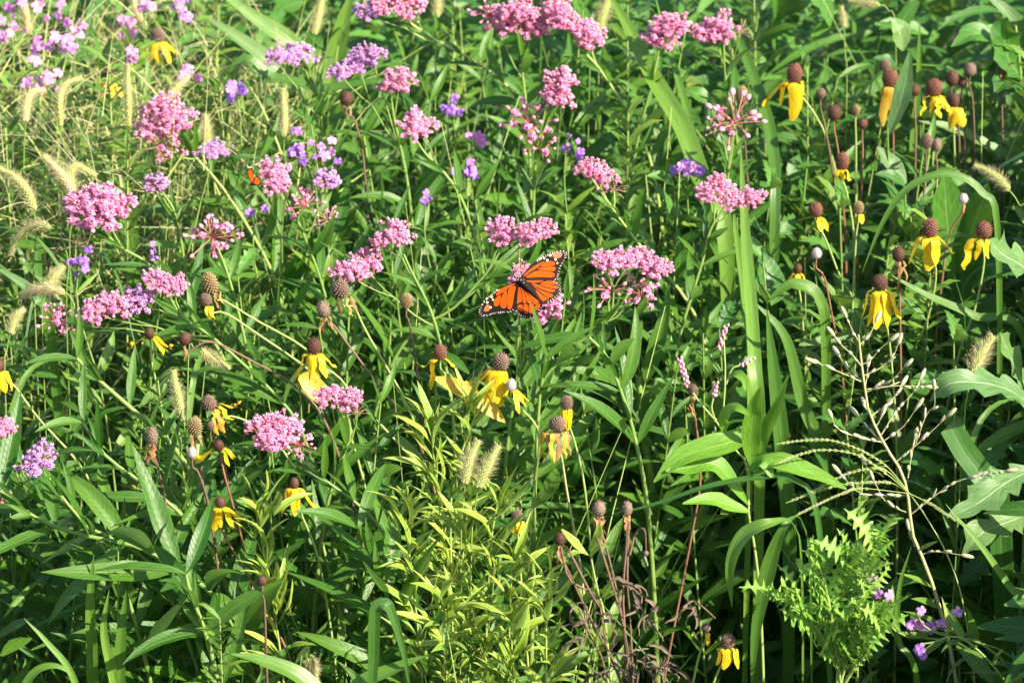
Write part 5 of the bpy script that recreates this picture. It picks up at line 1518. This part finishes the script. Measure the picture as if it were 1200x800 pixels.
def zone(px, py):
    """Which weeds grow there, and how thickly: (leafy, broad, fine, density, height)."""
    if 640 < px < 900 and py > 470:
        return (0.6, 0.3, 0.1, 0.04, 0.5)
    if 640 < px < 1010 and py > 395:
        return (0.3, 0.6, 0.1, 0.25, 0.78)
    if px >= 880 and py > 500:
        return (0.15, 0.6, 0.25, 0.28, 0.75)
    if px > 870:
        return (0.10, 0.52, 0.38, 1.5, 0.93)
    if px < 330 and py < 300:
        return (0.25, 0.05, 0.70, 0.9, 0.93)
    if 440 < px < 660 and py > 480:
        return (0.45, 0.2, 0.35, 0.9, 0.88)
    return (0.80, 0.06, 0.14, 1.0, 0.95)
tries = 0
while tries < 14000:
    tries += 1
    y = rf.uniform(-0.45, 1.5)
    hw = 0.15 * (3.8 + y) + 0.22
    x = rf.uniform(-hw, hw + 0.35)
    px, py = project(V((x, y, canopy(y) * 0.9)))
    zl, zb, zf, dens, hs = zone(px, py)
    if px > 1240 or px < -40 or py < -70:
        continue
    gap = (0.071 if y < 0.9 else 0.125) / math.sqrt(max(dens, 0.05))
    if any((x - a) ** 2 + (y - b) ** 2 < gap * gap for a, b in spots):
        continue
    r_ = rf.random()
    kind = 'leafy' if r_ < zl else ('broad' if r_ < zl + zb else 'fine')
    if count[kind] >= LIMIT[kind]:
        kind = min(count, key=lambda k: count[k] / LIMIT[k])
        if count[kind] >= LIMIT[kind]:
            break
    count[kind] += 1
    spots.append((x, y))
    h = canopy(y) * hs * rf.uniform(0.78, 1.0)
    if -0.45 < y < 0.15 and rf.random() < 0.5:
        h *= rf.uniform(0.5, 0.9)
    pr = rf.choice(PROTOS[kind])
    M = Matrix.Translation((x, y, 0)) @ Matrix.Rotation(rf.uniform(-.7, .7) if kind != 'fine' else rf.uniform(0, 6.28), 4, 'Z')
    M = M @ Matrix.Scale(max(0.3, h / 0.78), 4)
    if pr in used:
        o = copy_plant(pr, M)
    else:
        used[pr] = 1
        pr.matrix_basis = M
        o = pr
    PLACED.append((o, kind, project(V((x, y, h)) + V((0, 0, -0.04))), h / canopy(y)))
for k in PROTOS:
    for pr in PROTOS[k]:
        if pr not in used:
            pr.matrix_basis = Matrix.Translation((rf.uniform(-.4, .4), 1.6, 0))

LAND = [(608, 330, 'the open winged butterfly'), (115, 240, 'the big rosy flower head'), (195, 330, 'the row of three pink heads'), (250, 268, 'the loose pink head at left'), (193, 140, 'the dense pink dome'),
    (340, 215, 'the scattered pink heads'), (440, 290, 'the two touching pink heads'), (347, 58, 'the small high mauve heads'), (430, 75, 'the mauve and pink heads'), (462, 8, 'the wide head at the top edge'),
    (600, 20, 'the crowded pair at the top edge'), (672, 25, 'the twin pink domes'), (778, 34, 'the head crossing the widest blade'), (838, 33, 'the rounded head beside the widest blade'), (640, 120, 'the dome over round buds'),
    (494, 146, 'the pale salmon head'), (695, 198, 'the small dome with spent stalks'), (852, 222, 'the broad two lobed head'), (740, 320, 'the largest rounded head'), (860, 140, 'the scattered mauve buds'),
    (610, 268, 'the head just above the butterfly'), (325, 503, 'the bright dense low head'), (396, 462, 'the compact head by the yellow leaf'), (45, 540, 'the mauve head at lower left'), (5, 505, 'the two heads on the left edge'),
    (931, 87, 'the leftmost upper coneflower'), (1043, 92, 'the tall double cone'), (1095, 103, 'the curled yellow petals'), (987, 190, 'the cone with a yellow frill'), (956, 246, 'the single petalled coneflower'),
    (1090, 268, 'the upper flower of the trio'), (1153, 270, 'the rightmost flower of the trio'), (1031, 331, 'the lowest flower of the trio'), (587, 424, 'the fan petalled coneflower'), (516, 413, 'the long single hanging petal'),
    (653, 497, 'the shaggy withered coneflower'), (368, 406, 'the ragged yellow petals'), (245, 472, 'the swept orange petals'), (258, 588, 'the skirted yellow flower'), (345, 566, 'the folded yellow petals'),
    (853, 751, 'the three petalled bottom coneflower'), (175, 391, 'the dark cone with spread petals'), (246, 333, 'the greenish tall cone'), (606, 604, 'the cone with a yellow rim'), (185, 42, 'the hazy yellow coneflower'),
    (399, 339, 'the large tan seed head'), (406, 116, 'the black round seed head'), (178, 511, 'the long brown seed head'), (957, 297, 'the whitish seed ball'), (812, 457, 'the cone on a rusty stem'),
    (702, 596, 'the two dead grey heads'), (277, 106, 'the deep violet blossom'), (368, 172, 'the violet and pink cluster'), (66, 57, 'the corner mauve cluster'), (150, 110, 'the tall upright foxtail'),
    (40, 340, 'the level tan foxtail'), (20, 215, 'the thick arching foxtail'), (560, 540, 'the two blurred foxtails'), (1160, 205, 'the foxtail at the right edge'), (1150, 415, 'the fuzzy dark foxtail'),
    (1040, 520, 'the straw coloured weed'), (950, 540, 'the pale crabgrass spikes'), (970, 720, 'the spiny thistle'), (1075, 725, 'the pink pea flowers'), (800, 440, 'the pink smartweed spikes'),
    (765, 600, 'the thick dark stalk'), (730, 740, 'the dead brown stalks'), (450, 720, 'the hairpin folded blade'), (1150, 600, 'the big notched leaf'), (1180, 310, 'the pale notched leaf'),
    (545, 465, 'the long yellowed leaf'), (870, 650, 'the arching wide blade'), (90, 640, 'the long hanging leaves'), (1129, 233, 'the papery seed ball'), (545, 199, 'the violet pair')]
KINDNAME = {'leafy': 'leafy milkweed stem', 'broad': 'wide leaved weed', 'fine': 'fine leaved pale weed'}
taken = set()
for o, kind, (px, py), hr in PLACED:
    near = sorted(LAND, key=lambda q: (q[0] - px) ** 2 + (q[1] - py) ** 2)[:16]
    for want in range(2):
        done = False
        for q in near:
            dx, dy = px - q[0], py - q[1]
            dd = math.hypot(dx, dy)
            k = round(math.atan2(-dy, dx) / (math.pi / 4)) % 8
            rel = ['right of', 'up and right of', 'above', 'up and left of', 'left of', 'down and left of', 'below', 'down and right of'][k]
            band = 'just ' if dd < 40 else ('' if dd < 85 else 'some way ')
            size = ('short ' if hr < 0.72 else 'tall ' if hr > 0.86 else '') if want else ''
            lab = f'{size}{KINDNAME[kind]} {band}{rel} {q[2]}'
            if lab not in taken:
                taken.add(lab)
                o['label'] = lab
                done = True
                break
        if done:
            break

# ------------------------------------------------------------------ what nobody could count: grass, low leaves, far foliage
def leaf_mass(name, n, sampler, mat, shape, kind='stuff', seg=4):
    """n small leaves in one mesh. sampler(rng) gives position, direction, up, length, width, droop."""
    rng = np.random.default_rng(len(name) * 7 + n)
    pos, d, up, L, W, dr = sampler(rng, n)
    d /= np.linalg.norm(d, axis=1, keepdims=True)
    sdv = np.cross(up, d)
    sdv /= np.linalg.norm(sdv, axis=1, keepdims=True) + 1e-9
    nv = np.cross(d, sdv)
    rows = seg + 1
    vs = np.zeros((n, rows, 3, 3), dtype=np.float32)
    for i in range(rows):
        t = i / seg
        c = pos + d * (L * t)[:, None] + np.array([0, 0, -1.0]) * (L * dr * t * t)[:, None]
        wv = (W * shape(t) / 2)[:, None]
        vs[:, i, 0] = c + sdv * wv + nv * wv * 0.25
        vs[:, i, 1] = c
        vs[:, i, 2] = c - sdv * wv + nv * wv * 0.25
    base = np.arange(n)[:, None, None] * (rows * 3)
    i, j = np.meshgrid(np.arange(seg), np.arange(2), indexing='ij')
    i, j = i.ravel(), j.ravel()
    q = np.stack([i * 3 + j, i * 3 + j + 1, (i + 1) * 3 + j + 1, (i + 1) * 3 + j], axis=1)
    faces = (base + q[None]).reshape(-1, 4)
    uvq = np.stack([np.stack([j / 2, i / seg], 1), np.stack([(j + 1) / 2, i / seg], 1), np.stack([(j + 1) / 2, (i + 1) / seg], 1), np.stack([j / 2, (i + 1) / seg], 1)], axis=1)
    me = bpy.data.meshes.new(name)
    nf = len(faces)
    me.vertices.add(n * rows * 3)
    me.vertices.foreach_set('co', vs.reshape(-1))
    me.loops.add(nf * 4)
    me.loops.foreach_set('vertex_index', faces.reshape(-1).astype(np.int32))
    me.polygons.add(nf)
    me.polygons.foreach_set('loop_start', np.arange(0, nf * 4, 4, dtype=np.int32))
    me.polygons.foreach_set('loop_total', np.full(nf, 4, dtype=np.int32))
    me.polygons.foreach_set('use_smooth', np.ones(nf, dtype=bool))
    uvl = me.uv_layers.new(name='UVMap')
    uvl.data.foreach_set('uv', np.tile(uvq[None], (n, 1, 1, 1)).reshape(-1).astype(np.float32))
    me.materials.append(mat)
    me.update(calc_edges=True)
    me.validate()
    return tag(link(name, me), kind=kind)

def area(rng, n, y0, y1, pad=0.5):
    y = rng.uniform(y0, y1, n)
    x = rng.uniform(-1, 1, n) * (0.15 * (3.8 + y) + pad)
    return x, y
def cano(y):
    return np.interp(y, CAN_Y, CAN_Z)
def dirs(rng, n, lo, hi):
    a = rng.uniform(0, 2 * np.pi, n)
    e = rng.uniform(lo, hi, n)
    return np.stack([np.cos(a) * np.cos(e), np.sin(a) * np.cos(e), np.sin(e)], 1)
def upv(rng, n):
    return np.array([SUN.x, SUN.y, SUN.z + 0.5]) + rng.normal(0, 0.35, (n, 3))
def gapmask(x, y, rng):
    """thinner growth where the photograph looks down into dark gaps."""
    z = cano(y) * 0.7
    qx = x / (0.15 * (3.9 + y)) * 600 + 600
    hole = ((qx > 640) & (qx < 900) & (y < 0.42)) | ((qx > 880) & (y < 0.12))
    return ~hole | (rng.random(len(x)) < 0.07)

def s_low(rng, n):
    x, y = area(rng, n * 2, -0.7, 2.6)
    k = gapmask(x, y, rng)
    x, y = x[k][:n], y[k][:n]
    z = cano(y) * rng.uniform(0.05, 0.82, len(x)) ** 0.9
    return np.stack([x, y, z], 1), dirs(rng, len(x), -0.2, 0.9), upv(rng, len(x)), rng.uniform(0.04, 0.10, len(x)), rng.uniform(0.006, 0.017, len(x)), rng.uniform(0, 0.5, len(x))
lens_ = lambda t: math.sin(0.2 + 2.85 * t)
def mass(name, n, sampler, mat, shape, seg=4):
    # samplers may return fewer than n leaves
    rng = np.random.default_rng(n)
    a = sampler(rng, n)
    m = len(a[0])
    return leaf_mass(name, m, lambda r, q: a, mat, shape, seg=seg)
mass('undergrowth', 13000, s_low, MAT['leaf'], lens_)
def s_grass(rng, n):
    x, y = area(rng, n * 2, -0.7, 3.2)
    k = gapmask(x, y, rng)
    x, y = x[k][:n], y[k][:n]
    m = len(x)
    L = cano(y) * rng.uniform(0.5, 1.05, m)
    return np.stack([x, y, np.zeros(m)], 1), dirs(rng, m, 0.95, 1.5), np.stack([rng.uniform(-1, 1, m), -np.ones(m), rng.uniform(0, .5, m)], 1), L * 1.05, rng.uniform(0.003, 0.010, m), rng.uniform(0.0, 0.28, m)
mass('meadow_grass', 2200, s_grass, MAT['grass'], lambda t: (1 - t ** 2.2) * (0.6 + 0.4 * min(1, t * 4)) + 0.02, seg=7)
def s_hazy(rng, n):
    y = rng.uniform(0.6, 2.6, n)
    x = rng.uniform(-1.0, -0.32, n) * (0.15 * (3.8 + y) + 0.15)
    L = rng.uniform(0.25, 0.6, n)
    z = cano(y) * rng.uniform(0.4, 0.85, n)
    return np.stack([x, y, z], 1), dirs(rng, n, 0.2, 1.4), np.stack([rng.uniform(-1, 1, n), -np.ones(n), rng.uniform(0, .5, n)], 1), L * 0.5, rng.uniform(0.0012, 0.003, n), rng.uniform(0.0, 0.5, n)
mass('seeding_grass', 3600, s_hazy, MAT['foxcore'], lambda t: (1 - t) + 0.05, seg=5)
def s_far(rng, n):
    y = 1.35 + 4.2 * rng.random(n) ** 1.6
    x = rng.uniform(-1, 1, n) * (0.15 * (3.8 + y) + 0.5)
    z = cano(y) * rng.uniform(0.1, 1.0, n) ** 0.6
    return np.stack([x, y, z], 1), dirs(rng, n, -0.2, 1.1), upv(rng, n), rng.uniform(0.06, 0.15, n), rng.uniform(0.012, 0.03, n), rng.uniform(0, 0.5, n)
mass('far_foliage', 12000, s_far, MAT['broad'], lens_)

def s_stalk(rng, n):
    x, y = area(rng, n * 2, -0.4, 2.4)
    k = gapmask(x, y, rng)
    x, y = x[k][:n], y[k][:n]
    m = len(x)
    return np.stack([x, y, np.zeros(m)], 1), dirs(rng, m, 1.05, 1.52), np.stack([rng.uniform(-1, 1, m), -np.ones(m), rng.uniform(0, .5, m)], 1), cano(y) * rng.uniform(0.8, 1.12, m), rng.uniform(0.0014, 0.003, m), rng.uniform(0.0, 0.15, m)
mass('grass_stalks', 430, s_stalk, MAT['paler'], lambda t: 1 - 0.6 * t, seg=6)

def s_near(rng, n):
    y = rng.uniform(-1.25, -0.48, n)
    x = rng.uniform(-0.75, 1.3, n)
    z = cano(y) * np.where(x > 0.25, 0.62, 0.97) * rng.uniform(0.1, 1.0, n) ** 0.6
    return np.stack([x, y, z], 1), dirs(rng, n, -0.3, 0.5), upv(rng, n), rng.uniform(0.06, 0.13, n), rng.uniform(0.012, 0.024, n), rng.uniform(0.1, 0.5, n)
mass('near_growth', 4500, s_near, MAT['leaf'], lens_)  # unseen leaves towards the camera, added for the shade they cast on low growth
def s_side(rng, n):
    y = rng.uniform(-0.6, 1.2, n)
    x = 0.15 * (3.86 + y) + 0.05 + rng.uniform(0, 0.5, n)
    z = np.where(y < -0.08, 0.66, np.maximum(cano(y), 0.84) * 1.03) * rng.uniform(0.1, 1.0, n) ** 0.6
    return np.stack([x, y, z], 1), dirs(rng, n, -0.3, 0.5), upv(rng, n), rng.uniform(0.06, 0.13, n), rng.uniform(0.014, 0.03, n), rng.uniform(0.1, 0.5, n)
mass('side_growth', 5500, s_side, MAT['broad'], lens_)  # unseen leaves out of view on the right, added to keep sun off the gaps

def s_wisp(rng, n):
    y = rng.uniform(0.45, 1.5, n)
    x = rng.uniform(-1.0, -0.42, n) * (0.15 * (3.8 + y) + 0.1)
    z = cano(y) * rng.uniform(0.55, 0.98, n)
    return np.stack([x, y, z], 1), dirs(rng, n, 0.1, 1.4), np.stack([rng.uniform(-1, 1, n), -np.ones(n), rng.uniform(0, .5, n)], 1), rng.uniform(0.06, 0.2, n), rng.uniform(0.0007, 0.0016, n), rng.uniform(0.0, 0.6, n)
mass('wispy_grass', 1000, s_wisp, MAT['bristle'], lambda t: (1 - t) + 0.05, seg=5)
